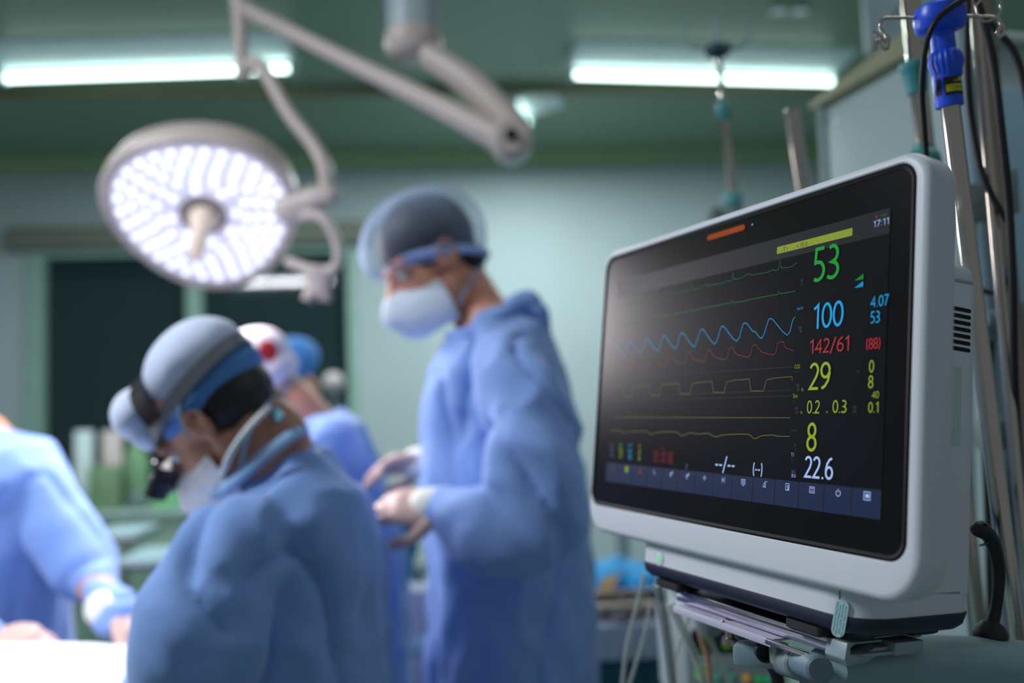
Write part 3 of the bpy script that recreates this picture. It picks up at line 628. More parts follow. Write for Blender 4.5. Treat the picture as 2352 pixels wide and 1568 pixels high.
# black power lead with a wire clip at the back of the monitor
lead = thing('power_lead', 'thick black power lead curving down from the back of the monitor to a round plug', 'cable', P(2274, 1480, .80))
mb = MB(); mb.limb([P(2248, 1215, .79), P(2275, 1235, .795), P(2294, 1300, .80), P(2290, 1380, .80), P(2276, 1440, .80)], [.007, .0065, .0052, .0048, .006], n=14); mb.build('sheath', M_RUB, lead)
MB().lathe(P(2274, 1440, .80), (0, 0, -1), [(-.006, .006), (0, .012), (.006, .0145), (.012, .0135), (.018, .008), (.019, .003)], 24).build('plug', M_RUB, lead)
mb = MB(); mb.tube([P(2250, 1198, .77), P(2262, 1200, .785), P(2270, 1212, .79), P(2268, 1244, .79), P(2252, 1252, .775)], .0011, n=8); mb.build('wire_clip', M_STEEL, lead)
# ------------------------------------------------------------ monitor mount and its support arm
mt = thing('monitor_mount', 'metal plate and pivot bracket under the patient monitor on a pale support arm', 'mount', MMAT @ Vector((.3, .08, -.42)))
def mw(name, mb, m, parent=mt, label=None, smooth=True):
    me = mb.mesh(name, smooth)
    for v_ in me.vertices: v_.co.z += .065 * (v_.co.y - .01)
    me.transform(MMAT); return put(name, me, m, parent, label=label)
mw('top_plate', MB().box((.228, .068, -.3316), (.232, .088, .0042), bev=.001), M_STEEL)
mw('slide_plate', MB().box((.225, .062, -.3385), (.228, .070, .0085), bev=.003), mat('lilac_steel', (190, 186, 205), .3, .85))
mw('rail', MB().box((.200, .018, -.3468), (.150, .005, .0066), bev=.0006).box((.200, .032, -.3442), (.150, .028, .0016)), mat('pale_anodised_rail', (192, 192, 212), .45, .2))
mw('screw', MB().ball((.206, .017, -.3430), (.0018, .0018, .0016)), M_CHROME)
mw('clamp_knob', MB().lathe((.200, .030, -.3470), (0, 0, -1), [(-.004, .0052), (.012, .0052), (.0125, .0075), (.018, .008), (.0188, .006)], 28), M_BRASS)
mw('bracket', MB().prism([(.0205, -.3412), (.0225, -.3292), (.0245, -.3288), (.0573, -.3288), (.0574, -.3304), (.0285, -.3304), (.0262, -.3325), (.0262, -.3378), (.0398, -.3382), (.0508, -.3345), (.0827, -.3342), (.0827, -.3385), (.0560, -.3400), (.0420, -.3450), (.0240, -.3465)], Matrix(((0, 0, 1, .334), (1, 0, 0, 0), (0, 1, 0, 0), (0, 0, 0, 1))), .022, bev=.0006), mat('bracket_enamel', (150, 168, 176), .45, .3))
mw('side_lug', MB().box((.352, .080, -.3355), (.02, .030, .010), bev=.001).box((.352, .060, -.3385), (.016, .05, .003), bev=.001), mat('bracket_enamel', (150, 168, 176)))
mw('inner_strip', MB().box((.305, .012, -.3445), (.062, .004, .0045), bev=.001), M_STEEL)
# pivot barrel, socket and arm
a_ = P(1835, 1512, .73); b_ = P(1880, 1518, .70)
MB().rod(P(1828, 1516, .76), P(1884, 1538, .70), .0108, n=36, bev=.002).build('pivot_barrel', mat('slate_enamel', (104, 126, 138), .4), mt)
MB().rod(P(1800, 1516, .80), P(1838, 1526, .745), .0128, n=30, bev=.002).build('collar', M_GREYP, mt)
MB().box(P(1790, 1500, .79), (.016, .012, .018), Matrix.Rotation(.3, 3, 'Z'), bev=.003).build('catch', mat('pale_catch', (150, 165, 160), .5), mt)
MB().box(P(1742, 1502, .82), (.042, .024, .020), Matrix.Rotation(-.5, 3, 'Z'), bev=.004).build('socket_block', M_ALU, mt)
MB().lathe(P(1759, 1497, .793), -F_, [(-.004, .0092), (.002, .0092), (.002, .0068), (-.003, .0066)], 24).build('socket_ring', M_RUB, mt)
MB().tube([P(1900, 1530, .735), P(2030, 1516, .76), P(2200, 1520, .78), P(2420, 1540, .80)], [.0145, .019, .0215, .023], n=28, side=(0, 0, 1), flat=1.5).build('arm', mat('pale_teal_enamel', (128, 160, 166), .4), mt)
MB().rod(P(1905, 1540, .76), P(1905, 1700, .76), .024, n=32, bev=.002).build('post', M_GREYP, mt)
MB().tube([P(1768, 1520, .84), P(1782, 1545, .84), P(1790, 1580, .84), P(1800, 1640, .84)], .0058, n=12).build('cable', M_RUB, mt)
# ------------------------------------------------------------ tall cabinet behind the monitor
def dirw(px, py): return P(px, py, 1) - CAM
C0 = P(2190, 72, 1.43); C1 = P(1916, 249, 1.79); C2 = P(2352, 85, 1.464)
C1 = Vector((C1.x, C1.y, C0.z)); C2 = Vector((C2.x, C2.y, C0.z)); ex = (C2 - C0).normalized(); ey = (C1 - C0); dep = ey.length; ey.normalize()
ey = Vector((-ex.y, ex.x, 0)); wid = .75
cab = thing('equipment_cabinet', 'tall pale cabinet with beige sloping lid behind the chrome poles at the right', 'cabinet', (C0.x + ex.x * wid / 2 + ey.x * dep / 2, C0.y + ex.y * wid / 2 + ey.y * dep / 2, 0))
MC = Matrix((ex, ey, Vector((0, 0, 1)))).transposed().to_4x4(); MC.translation = Vector((C0.x, C0.y, 0)); H = C0.z
def cbx(c, s, bev=0): return (MC @ Vector(c), s, MC.to_3x3(), bev)
MB().box(*cbx((wid / 2, dep / 2, H / 2), (wid, dep, H - .02), .004)).build('carcass', M_CABI, cab)
MB().box(*cbx((wid / 2 + .01, -.004, H / 2 - .03), (wid - .03, .012, H - .12), .003)).build('front_panel', M_CABF, cab)
MB().box(*cbx((wid / 2, -.006, H - .008), (wid, .016, .02), .003)).build('front_trim', mat('pale_trim', (172, 192, 184), .5), cab)
lid = MB(); lid.prism([(-.02, 0), (dep + .02, 0), (dep + .02, .014), (-.02, .055)], MC @ Matrix.Translation(Vector((-.012, 0, H))) @ Matrix(((0, 0, 1, 0), (1, 0, 0, 0), (0, 1, 0, 0), (0, 0, 0, 1))), -0 + .034, bev=.003)
lid.build('lid', M_BEIGE, cab)
MB().box(*cbx((-.003, dep - .01, H / 2), (.008, .022, H), .003)).build('corner_strip', mat('corner_strip_grey', (120, 140, 145), .5), cab)
MB().lathe(MC @ Vector((0, dep - .055, H - .045)), -ex, [(0, .004), (.003, .003)], 16).build('screw', M_STEEL, cab)
pt = P(2068, 10, 1.72)
pend = thing('ceiling_pendant', 'grey boxy ceiling pendant column above the beige cabinet lid', 'pendant', (pt.x + .10, pt.y + .1, pt.z - .1))
MB().box((P(2013, 60, 1.95).x + .08, P(2013, 60, 1.95).y + .04, (P(2013, 108, 1.95).z + CZ) / 2), (.16, .05, CZ - P(2013, 108, 1.95).z), bev=.006).build('column', mat('pendant_enamel', (120, 142, 146), .5), pend)
MB().tube([P(2078, -30, 1.5), P(2066, 10, 1.55), P(2042, 45, 1.6)], .006, n=8).build('cable', M_GREYP, pend)
# ------------------------------------------------------------ poles and holders on the right
def pole(name, label, cat, p0, p1, r, m=M_CHROME, group=None, extend=None):
    a, b = P(*p0), P(*p1)
    t = thing(name, label, cat, b, group)
    if extend: b = a + (b - a) * ((.012 - a.z) / (b.z - a.z))
    MB().rod(a, b, r, n=28, bev=.001).build('tube', m, t); return t
pa = pole('drip_stand', 'chrome drip pole with a flared teal cup and teal ball behind the monitor corner', 'drip stand', (2083, -60, 1.12), (2150, 560, 1.12), .0108, extend=1.7)
v = (P(2150, 560, 1.12) - P(2083, -60, 1.12)).normalized()
MB().lathe(P(2101, 148, 1.12), v, [(-.004, .014), (-.002, .0178), (.004, .0185), (.009, .0165), (.012, .0148), (.036, .0125), (.037, .011)], 32).build('cup', M_TEAL, pa)
MB().ball(P(2122, 372, 1.12), .0205).build('ball_knob', M_TEAL, pa)
MB().lathe(P(2118, 330, 1.12), v, [(0, .0115), (.008, .014), (.02, .015)], 24).build('collar', M_TEAL, pa)
# blue hook head on a chrome tube
pb = thing('hook_head_stand', 'royal blue plastic hook head with warning sticker on a chrome tube', 'drip stand', P(2232, 640, .88))
D = .88; K_ = .82; A = P(2161, 60, D); B = P(2240, 700, D); v = (B - A).normalized()
MB().rod(P(2182, 235, D), A + (B - A) * ((.012 - A.z) / (B.z - A.z)), .0088, n=32, bev=.001).build('tube', M_CHROME, pb)
MB().lathe(P(2161, 62, D), -v, [(-.006, .010), (-.004, .020), (.0, .0235), (.012, .0238), (.019, .0215), (.023, .015), (.024, .004)], 40).build('cap', M_BLUE, pb)
MB().lathe(P(2162, 62, D), v, [(-.006, .0115), (.01, .0108), (.026, .0112)], 28).build('neck', M_BLUE, pb)
rb = MB(); A2 = P(2169, 116, D); u = v.orthogonal().normalized(); w2 = v.cross(u); L = []
for h_, r_ in ((0, .0105), (.003, .0135), (.008, .0150), (.014, .0155), (.020, .0134), (.026, .0128), (.028, .011)):
    L.append([rb.bm.verts.new(A2 + v * h_ + u * ((r_ + .0006 * math.cos(18 * a)) * math.cos(a)) + w2 * ((r_ + .0006 * math.cos(18 * a)) * math.sin(a))) for a in [2 * PI * k / 108 for k in range(108)]])
rb.skin(L); rb.build('ribbed_knob', M_BLUE, pb)
A3 = P(2173, 178, D)
MB().lathe(A3, v, [(-.004, .0118), (.0, .0124), (.024, .0128), (.0285, .0128), (.029, .010)], 32).build('sleeve', M_BLUE, pb)
def wrap(h0, h1, a0, a1, r):
    """a curved patch on the sleeve, angles measured from the camera side"""
    mb = MB(); f = (-F_ - v * (-F_).dot(v)).normalized(); g = v.cross(f); g = g if g.dot(R_) > 0 else -g; n = 14
    rows = []
    for h_ in (h0, h1): rows.append([mb.bm.verts.new(A3 + v * h_ + f * (r * math.cos(math.radians(a))) + g * (r * math.sin(math.radians(a)))) for a in [a0 + (a1 - a0) * k / n for k in range(n + 1)]])
    for k in range(n): mb.bm.faces.new((rows[0][k], rows[0][k + 1], rows[1][k + 1], rows[1][k]))
    return mb
stk = wrap(.002, .0195, -38, 80, .01305).build('warning_sticker', mat('sticker_black', (16, 16, 18), .4, var=0), pb, label='black and yellow warning sticker')
yl = mat('sticker_yellow', (186, 184, 24), .45, var=.03)
wrap(.0095, .0165, -32, 74, .0133).build('sticker_band', yl, stk); wrap(.0062, .0070, 0, 74, .0133).build('sticker_line', yl, stk); wrap(.0035, .0062, 22, 62, .0132).build('sticker_peak', yl, stk)
wrap(.0128, .0133, 5, 55, .0134).build('sticker_print', mat('sticker_black', (16, 16, 18)), stk)
wrap(.002, .018, -75, -52, .01305).build('sticker_edge', mat('sticker_black', (16, 16, 18)), stk)
hk = MB()
hk.tube([P(2115, 42, D), P(2060, 41, D), P(2034, 42, D), P(2024, 50, D), P(2022, 64, D), P(2034, 78, D)], .0017, n=10)
hk.tube([P(2034, 78, D), P(2040, 92, D), P(2036, 104, D)], [.0015, .0026, .002], n=10)
hk.build('hook_rod', M_CHROME, pb)
MB().tube([P(2006, 72, D), P(2014, 80, D), P(2026, 88, D), P(2040, 106, D), P(2030, 112, D), P(2020, 96, D), P(2010, 98, D), P(2010, 120, D)], .0020, n=8).build('hook_end', M_CHROME, pb)
MB().tube([P(2215, 36, D), P(2250, 38, D), P(2285, 40, D), P(2296, 48, D), P(2300, 60, D)], .0017, n=10).build('hook_rod', M_CHROME, pb)
MB().tube([P(2240, 14, D), P(2262, -8, D), P(2290, -4, D), P(2299, 16, D), P(2288, 40, D), P(2262, 50, D), P(2244, 36, D)], .0013, n=8, closed=True).build('hook_ring', M_CHROME, pb)
MB().tube([P(2296, 44, D), P(2306, 66, D), P(2298, 84, D), P(2292, 72, D), P(2300, 58, D)], .0022, n=8).build('hook_end', M_CHROME, pb)
# chrome poles and painted rail post further right
pole('chrome_pole', 'slim bright chrome pole just right of the blue hook head', 'pole', (2232, -60, .98), (2300, 700, .98), .0058, extend=1.9, group=None)
pole('chrome_pole', 'wider dull chrome pole running close behind the slim bright one', 'pole', (2252, -60, 1.10), (2322, 720, 1.10), .0115, m=mat('dull_chrome', (150, 138, 124), .3, 1), extend=1.9)
rp = thing('rail_post', 'pale grey enamel rail post with clamp blocks behind the chrome poles', 'post', P(2290, 1400, 1.16))
def bxd(c, sz, tilt=.09, bev=.003):
    Mr = Matrix((R_, F_, U_)).transposed() @ Matrix.Rotation(-tilt * .7, 3, 'Y'); return (c, sz, Mr, bev)
MB().tube([P(2198, -40, 1.25), P(2262, 640, 1.25), P(2300, 1500, 1.25), P(2325, 2800, 1.25)], .0125, n=24, k=1).build('post', M_ALU, rp)
MB().tube([P(2222, -40, 1.29), P(2283, 640, 1.29), P(2322, 1500, 1.29), P(2340, 2800, 1.29)], .010, n=20, k=1).build('post', M_ALU, rp)
blk = MB().box(*bxd(P(2243, 466, 1.19), (.033, .03, .050))).build('clamp_block', M_GREYP, rp)
MB().lathe(P(2235, 464, 1.173), -F_, [(-.003, .0042), (.0, .0042), (.0006, .003), (-.001, .0026)], 20).build('screw', M_STEEL, blk)
MB().rod(P(2236, 492, 1.18), P(2246, 640, 1.18), .0022).build('cable_tie', M_RUB, rp)
MB().rod(P(2250, 736, 1.16), P(2316, 738, 1.19), .0140, n=28, bev=.002).build('cross_bar', M_ALU, rp)
MB().box(*bxd(P(2300, 762, 1.19), (.055, .03, .022))).build('cross_bar_clamp', M_GREYP, rp)
MB().box(*bxd(P(2350, 748, 1.18), (.05, .03, .066))).build('clamp_block', M_GREYP, rp)
MB().box(*bxd(P(2280, 996, 1.17), (.038, .03, .040), bev=.006)).build('clamp_knob', mat('sage_plastic', (118, 134, 126), .55), rp)
MB().box(*bxd(P(2322, 440, 1.22), (.012, .02, .06))).build('end_stop', M_GREYP, rp)
# black cables
def cable(label, pts, r, m=M_RUB, name='cable', cat='cable', group=None):
    pts = [P(*p) for p in pts]; o = MB(); o.tube(pts, r, n=12)
    return o.build(name, m, label=label, cat=cat, group=group)
cable('black cable looping in front of the blue hook head and down behind the monitor', [(2245, -14, .86), (2200, 6, .85), (2150, 48, .85), (2126, 110, .86), (2118, 200, .88), (2124, 300, .93), (2132, 420, .97)], .0028)
cable('black cable hanging just right of the blue ribbed knob then crossing the chrome pole', [(2228, -20, .97), (2220, 60, .96), (2223, 180, .96), (2234, 290, .97), (2254, 390, .97), (2285, 462, .97), (2322, 520, .97)], .0034)
cable('thickest black cable running down the far right beside the chrome poles', [(2236, -20, .93), (2262, 60, .93), (2282, 150, .93), (2300, 300, .93), (2316, 450, .94), (2326, 640, .95), (2330, 860, .97), (2342, 1100, 1.0), (2352, 1400, 1.0)], .0042)
cable('black cable arching off the hook end towards the right edge', [(2268, 45, 1.0), (2292, 74, 1.0), (2322, 108, 1.0), (2344, 160, 1.0), (2366, 260, 1.0)], .0042)
cable('short black cable loop beside the top of the monitor vents', [(2250, 664, 1.08), (2276, 672, 1.08), (2302, 662, 1.07), (2314, 634, 1.06), (2318, 560, 1.05)], .0032)
cable('thin black cable running behind the right poles below the clamp block', [(2276, 490, 1.14), (2286, 560, 1.14), (2300, 760, 1.14), (2318, 1000, 1.14), (2334, 1400, 1.14)], .0040)
cable('dark cable down the right edge beside the sage clamp knob', [(2276, 780, 1.21), (2262, 960, 1.21), (2270, 1200, 1.21), (2276, 1480, 1.21)], .005)
# ------------------------------------------------------------ two poles behind the monitor's top edge
d = 1.75
pe = thing('hooked_drip_stand', 'slim drip pole with dark hook hub in front of the right ceiling tube', 'drip stand', P(1690, 560, d))
a, b = P(1647, 112, d), P(1698, 600, d); vv = (b - a).normalized()
MB().rod(a, P(1671, 300, d), .0062, n=20).build('inner_tube', M_CHROME, pe)
MB().rod(P(1663, 255, d), a + vv * ((.012 - a.z) / vv.z), .0085, n=24).build('outer_tube', M_CHROME, pe)
MB().lathe(P(1648, 104, d), vv, [(-.004, .012), (.002, .024), (.012, .026), (.02, .018), (.026, .008)], 28).build('hook_hub', mat('dark_teal_plastic', (28, 66, 76), .5), pe)
for s_ in (-1, 1):
    q = a + R_ * (s_ * .02); MB().tube([q, q + R_ * (s_ * .03) + U_ * .004, q + R_ * (s_ * .042) + U_ * .03, q + R_ * (s_ * .034) + U_ * .046], .0024, n=8).build('hook', M_ALU, pe)
MB().tube([a, a - vv * .03, a - vv * .06], [.006, .004, .003], n=10).build('tip', M_ALU, pe)
MB().lathe(P(1660, 236, d), vv, [(0, .0125), (.004, .0135), (.028, .0135), (.032, .0105)], 24).build('collar', M_TEAL, pe)
MB().lathe(P(1681, 446, d), vv, [(-.003, .015), (.002, .019), (.022, .0195), (.026, .016)], 28).build('collar', M_TEAL, pe)
MB().lathe(P(1684, 476, d), vv, [(-.002, .0175), (.05, .0175)], 24).build('sleeve', M_GREYP, pe)
MB().limb([P(1644, 492, d), P(1640, 512, d)], [.0155, .015], n=16).build('clamp_knob', mat('knob_grey', (92, 108, 110), .5), pe)
d = 1.38
pq, pr_ = P(1818, 248, d), P(1875, 640, d); MB().rod(pq, pq + (pr_ - pq) * ((.012 - pq.z) / (pr_.z - pq.z)), .0112, n=24, bev=.003).build('chrome_pole', M_CHROME, label='plain chrome pole end standing right of the teal-collared drip pole', cat='pole')
# ------------------------------------------------------------ machine with green readouts below the monitor
d = 1.35
vn = thing('syringe_pump', 'white bedside machine with dark display of green digits below the monitor', 'medical machine', P(1650, 1568, d))
Mv = Matrix.Rotation(-YAW - .1, 3, 'Z') @ Matrix.Rotation(-.12, 3, 'X')
vc = P(1655, 1500, d); 
def vb(cx, cz, w_, h_, dy, t, m, nm, par=None, bev=.002):
    return MB().box(vc + Mv @ Vector((cx, dy, cz)), (w_, t, h_), Mv, bev=bev).build(nm, m, par or vn)
vb(0, 0.0, .172, .13, .07, .13, mat('machine_white', (196, 208, 212), .5), 'body', bev=.010)
vb(.014, -.020, .13, .095, .003, .012, M_GREYP, 'front_panel')
vb(.010, .018, .105, .034, -.003, .004, mat('display_dark', (16, 20, 26), .25), 'display')
dg = emi('digit_green', (110, 190, 30), .8)
for x_, z_, s_ in ((-.030, .024, '8'), (-.030, .010, '2'), (.004, .012, '85'), (.045, .010, '0')):
    me = text_mesh(s_, 0, 0, .010, .012, 0); me.transform(Matrix.Translation(vc + Mv @ Vector((x_, -.0062, z_ - .003))) @ Mv.to_4x4()); put('digits', me, dg, vn)
for x_, z_, cc in ((-.032, -.018, (90, 200, 60)), (-.034, -.030, (90, 200, 60)), (.002, -.02, (50, 140, 120)), (.012, -.032, (50, 140, 120)), (-.008, -.032, (50, 140, 120)), (.034, -.034, (180, 140, 40)), (.052, -.036, (30, 150, 70)), (.064, -.036, (30, 150, 110))):
    MB().rod(vc + Mv @ Vector((x_, -.001, z_)), vc + Mv @ Vector((x_, -.006, z_)), .0052, n=16).build('key', emi('key_%d_%d_%d' % cc, cc, .55), vn)
vb(0, -.085, .19, .02, .06, .14, mat('machine_white', (196, 208, 212)), 'shelf_lip')
# ------------------------------------------------------------ hanging tubes
T_ = []
def hose(label, pts, r, m): cable(label, pts, r, m, 'hanging_tube', 'tube', None)
hose('thick smoky tube hanging nearest the front left foot of the monitor', [(1512, 1345, .99), (1520, 1400, .99), (1533, 1490, .99), (1552, 1640, .99)], .0048, M_CLEARD)
hose('thick clear tube splitting off just right of the smoky one', [(1524, 1350, 1.02), (1536, 1440, 1.02), (1546, 1520, 1.02), (1552, 1640, 1.02)], .0034, M_CLEAR)
hose('thick clear tube slanting down to the right beneath the pale rail', [(1540, 1385, 1.0), (1566, 1440, 1.0), (1600, 1515, 1.0), (1640, 1640, 1.0)], .0048, M_CLEAR)
hose('amber tinted tube in front of the dark green display', [(1598, 1405, 1.05), (1610, 1460, 1.05), (1626, 1520, 1.05), (1634, 1640, 1.05)], .0034, M_AMBER)
hose('clear tube running from the pale adapter down to the right edge of the machine', [(1618, 1430, 1.05), (1640, 1490, 1.05), (1672, 1560, 1.05), (1700, 1640, 1.05)], .0038, M_CLEAR)
hose('thin clear tube sweeping down left from the monitor foot', [(1480, 1318, 1.1), (1468, 1370, 1.1), (1450, 1440, 1.1), (1436, 1510, 1.1), (1424, 1640, 1.1)], .0028, M_CLEAR)
hose('thin clear tube bowing down left towards the frame bottom', [(1492, 1390, 1.12), (1484, 1440, 1.12), (1468, 1500, 1.12), (1436, 1600, 1.12)], .0022, M_CLEAR)
hose('short thin tube crossing behind the slanting tubes', [(1590, 1392, 1.03), (1574, 1440, 1.03), (1556, 1490, 1.03), (1544, 1530, 1.03)], .0024, M_CLEAR)
MB().lathe(P(1624, 1412, 1.05), (P(1630, 1450, 1.05) - P(1624, 1412, 1.05)), [(0, .015), (.012, .0155), (.022, .012), (.024, .006)], 24).build('tube_adapter', mat('adapter_plastic', (130, 142, 146), .5), label='pale conical tube adapter under the silver rail', cat='adapter')
MB().box(P(2010, 1575, .95), (.06, .03, .02), bev=.003).build('green_box', mat('green_box_card', (20, 92, 66), .6), label='dark green box edge at the bottom below the support arm', cat='box')
# ------------------------------------------------------------ people
def cs(x, y, z): return (R_ * x + F_ * y + U_ * z)
def head_frame(fwd, up):
    f = fwd.normalized(); l = up.cross(f).normalized(); u = f.cross(l); return Matrix((f, l, u)).transposed()
def head_shapes(mb, H, M, s):
    T = lambda x, y, z: H + M @ Vector((x, y, z)) * s
    mb.ball(T(-.012, 0, .035), Vector((.098, .076, .088)) * s, 28, 18, M)
    mb.ball(T(.030, 0, -.030), Vector((.066, .060, .078)) * s, 24, 14, M)
    mb.ball(T(.052, 0, -.088), Vector((.034, .036, .026)) * s, 18, 10, M)
    mb.limb([T(-.005, .050, -.045), T(.02, .046, -.078), T(.055, .022, -.094)], [.022 * s, .02 * s, .016 * s], 12)
    mb.limb([T(-.005, -.050, -.045), T(.02, -.046, -.078), T(.055, -.022, -.094)], [.022 * s, .02 * s, .016 * s], 12)
    mb.limb([T(.088, 0, .012), T(.102, 0, -.014), T(.112, 0, -.034)], [.009 * s, .0115 * s, .015 * s], 12)
    mb.limb([T(.100, -.011, -.038), T(.100, .011, -.038)], [.010 * s, .010 * s], 10)
    mb.limb([T(.080, -.045, .022), T(.089, -.015, .020), T(.089, .015, .020), T(.080, .045, .022)], .012 * s, 10)
    mb.limb([T(.090, -.018, -.062), T(.094, 0, -.060), T(.090, .018, -.062)], [.005 * s, .008 * s, .005 * s], 10)
    mb.limb([T(.089, -.016, -.071), T(.092, 0, -.072), T(.089, .016, -.071)], [.005 * s, .008 * s, .005 * s], 10)
    for q in (-1, 1):
        mb.ball(T(-.006, q * .080, -.006), Vector((.013, .006, .020)) * s, 12, 8, M)
        mb.tube([T(.010, q * .076, -.024), T(.012, q * .083, .004), T(.0, q * .090, .026), T(-.018, q * .092, .020), T(-.022, q * .088, -.004), T(-.010, q * .080, -.028), T(.002, q * .077, -.036)], [.004 * s, .0045 * s, .0052 * s, .0052 * s, .005 * s, .0055 * s, .005 * s], 8)
def hand_shapes(mb, w, d, up, s=1.0, curl=.5, thumb=1, grow=0, spread=.05):
    """w wrist, d towards the fingers, up = back of the hand, thumb side = +/- cross"""
    d = d.normalized(); up = (up - d * up.dot(d)).normalized(); sd = d.cross(up) * thumb
    mb.limb([w - d * .02, w + d * .02, w + d * .055, w + d * .082], [(.024 + grow) * s, (.030 + grow) * s, (.040 + grow) * s, (.038 + grow) * s], 16, side=sd, flat=.42)
    for i, (o, L, r) in enumerate(((.027, .066, .0088), (.009, .073, .0090), (-.009, .068, .0086), (-.026, .054, .0078))):
        b = w + d * (.082 - .004 * abs(i - 1)) + sd * o
        a1, p = -curl * (.6 + .1 * i), b; dd = d + sd * (o * spread * 40 * .1); dd.normalize(); pts = [b - d * .015, b]
        ang = 0
        for f_, k in ((.45, .55), (.32, 1.0), (.23, .8)):
            ang += curl * k * (.9 + .08 * i); p = p + (dd * math.cos(ang) - up * math.sin(ang)) * (L * f_ * s); pts.append(p)
        mb.limb(pts, [(r + grow) * s, (r + grow) * s, (r * 1.02 + grow) * s, (r * .95 + grow) * s, (r * .82 + grow) * s], 10, k=4)
    b = w + d * .022 + sd * .026
    t1 = b + (d * .62 + sd * .62 - up * .35).normalized() * .038 * s; t2 = t1 + (d * .9 + sd * .2 - up * .45).normalized() * .030 * s; t3 = t2 + (d * .95 - sd * .12 - up * .4).normalized() * .024 * s
    mb.limb([b - d * .01 - sd * .012, b, t1, t2, t3], [(.014 + grow) * s, (.0135 + grow) * s, (.0105 + grow) * s, (.0098 + grow) * s, (.0082 + grow) * s], 10, k=4)
def folds(amp, seed, vert=1.0, fine=.35):
    o = Vector((seed * 3.1, seed * 1.7, seed))
    def f(p):
        q = Vector((p.x * 7, p.y * 7, p.z * 7 * (1 - .78 * vert) + (p.x - p.y) * 1.5)) + o
        wv = noise.noise(p * 3.2 + o) * 1.6
        a = noise.noise(q + Vector((wv, wv * .5, 0)))
        b_ = abs(noise.noise(q * 1.15 + Vector((5 + wv, 2, 1))))
        c_ = abs(noise.noise(Vector((p.x * 13 + p.z * 7, p.y * 13, p.z * 9 - p.x * 6)) + o * 2))
        return amp * (a * 1.15 - .75 * math.exp(-b_ * 12) * vert + fine * .55 * (1.0 - 3.0 * c_))
    return f
def cap_shell(H, M, s, r=(.128, .112, .100), c=(-.018, 0, .045), cut=.004, band=(.094, .081), wr=.005, tiltz=.42, seed=1):
    """gathered bouffant cap: a puffed dome drawn in to an elastic band"""
    mb = MB(); n, m = 56, 22; L = []
    for i in range(m + 1):
        a = PI * .02 + (PI * .80) * i / m; rg = []
        for k in range(n):
            b = 2 * PI * k / n; x, y, z = r[0] * math.sin(a) * math.cos(b), r[1] * math.sin(a) * math.sin(b), r[2] * math.cos(a)
            t = max(0, (a / PI - .55) / .27); t = min(1, t)
            bx, by = band[0] * math.cos(b), band[1] * math.sin(b)
            x, y = x * (1 - t) + bx * t, y * (1 - t) + by * t; z = z * (1 - t) + (cut - c[2] + .0) * t
            z += tiltz * x * (t * .9)                     # lower at the nape, higher over the forehead
            w_ = 1 + wr * 8 * (noise.noise(Vector((math.cos(b) * 2.5, math.sin(b) * 2.5, a * 1.5 + seed * 3)))) + wr * 3 * math.sin(b * 22) * t * (1 - t) * 4
            rg.append(mb.bm.verts.new(H + M @ (Vector((c[0] + x * w_, c[1] + y * w_, c[2] + z * w_)) * s)))
        L.append(rg)
    mb.skin(L, cap=False); mb.bm.faces.new(list(reversed(L[0])))
    return mb
def band_ring(H, M, s, z0=.004, tiltz=.42, rx=.095, ry=.081, w_=.006, cx=-.018):
    mb = MB(); mb.tube([H + M @ (Vector((cx + rx * math.cos(a), ry * math.sin(a), z0 + tiltz * rx * math.cos(a) * .9)) * s) for a in [2 * PI * k / 20 for k in range(21)]], w_ * s, n=10, k=2, closed=True)
    return mb
def mask_mesh(H, M, s, seed=0):
    mb = MB(); rows = []
    na, nz = 26, 14
    for layer in (0, 1):
        for j in range(nz + 1):
            t = j / nz; z = -.036 - .082 * t; rg = []
            for i in range(na + 1):
                a = (-1 + 2 * i / na) * 1.25
                bul = math.sin(PI * min(1, t * 1.02)) ** .6 if t < 1 else 0
                rx = .084 + .042 * bul * math.cos(a) ** 2 + (.026 * math.exp(-(a * 3.2) ** 2) if t < .55 else .012 * math.exp(-(a * 3) ** 2)) - layer * .0015
                ry = .066 + .012 * bul - layer * .0015
                zz = z - .004 * (1 - math.cos(a)) + .018 * math.cos(a) ** 3 * (1 - t) - .008 * math.cos(a) * t
                pl = .0012 * math.sin(t * 24)
                rg.append(mb.bm.verts.new(H + M @ (Vector(((rx + pl) * math.cos(a), ry * math.sin(a), zz)) * s)))
            rows.append(rg)
    def strip(A, B, rev):
        for x, y, z_, w_ in zip(A, A[1:], B[1:], B): mb.bm.faces.new((x, y, z_, w_) if not rev else (w_, z_, y, x))
    n1 = nz + 1
    for j in range(nz): strip(rows[j], rows[j + 1], False); strip(rows[n1 + j], rows[n1 + j + 1], True)
    strip(rows[0], rows[n1], True); strip(rows[nz], rows[n1 + nz], False)
    for e in (0, na):
        for j in range(nz):
            q = (rows[j][e], rows[j + 1][e], rows[n1 + j + 1][e], rows[n1 + j][e]); mb.bm.faces.new(q if e == 0 else tuple(reversed(q)))
    return mb
def mask_ties(H, M, s, near):
    T = lambda x, y, z: H + M @ (Vector((x, y, z)) * s); o = []
    for q in (-1, 1):
        mb = MB(); mb.tube([T(.025, q * .073, .000), T(.0, q * .083, .035), T(-.05, q * .079, .06), T(-.10, q * .03, .075)], .0028 * s, n=8); o.append(mb)
        mb = MB(); mb.tube([T(.018, q * .066, -.100), T(-.02, q * .066, -.075), T(-.06, q * .058, -.055), T(-.098, q * .02, -.045)], .0034 * s, n=8); o.append(mb)
    return o
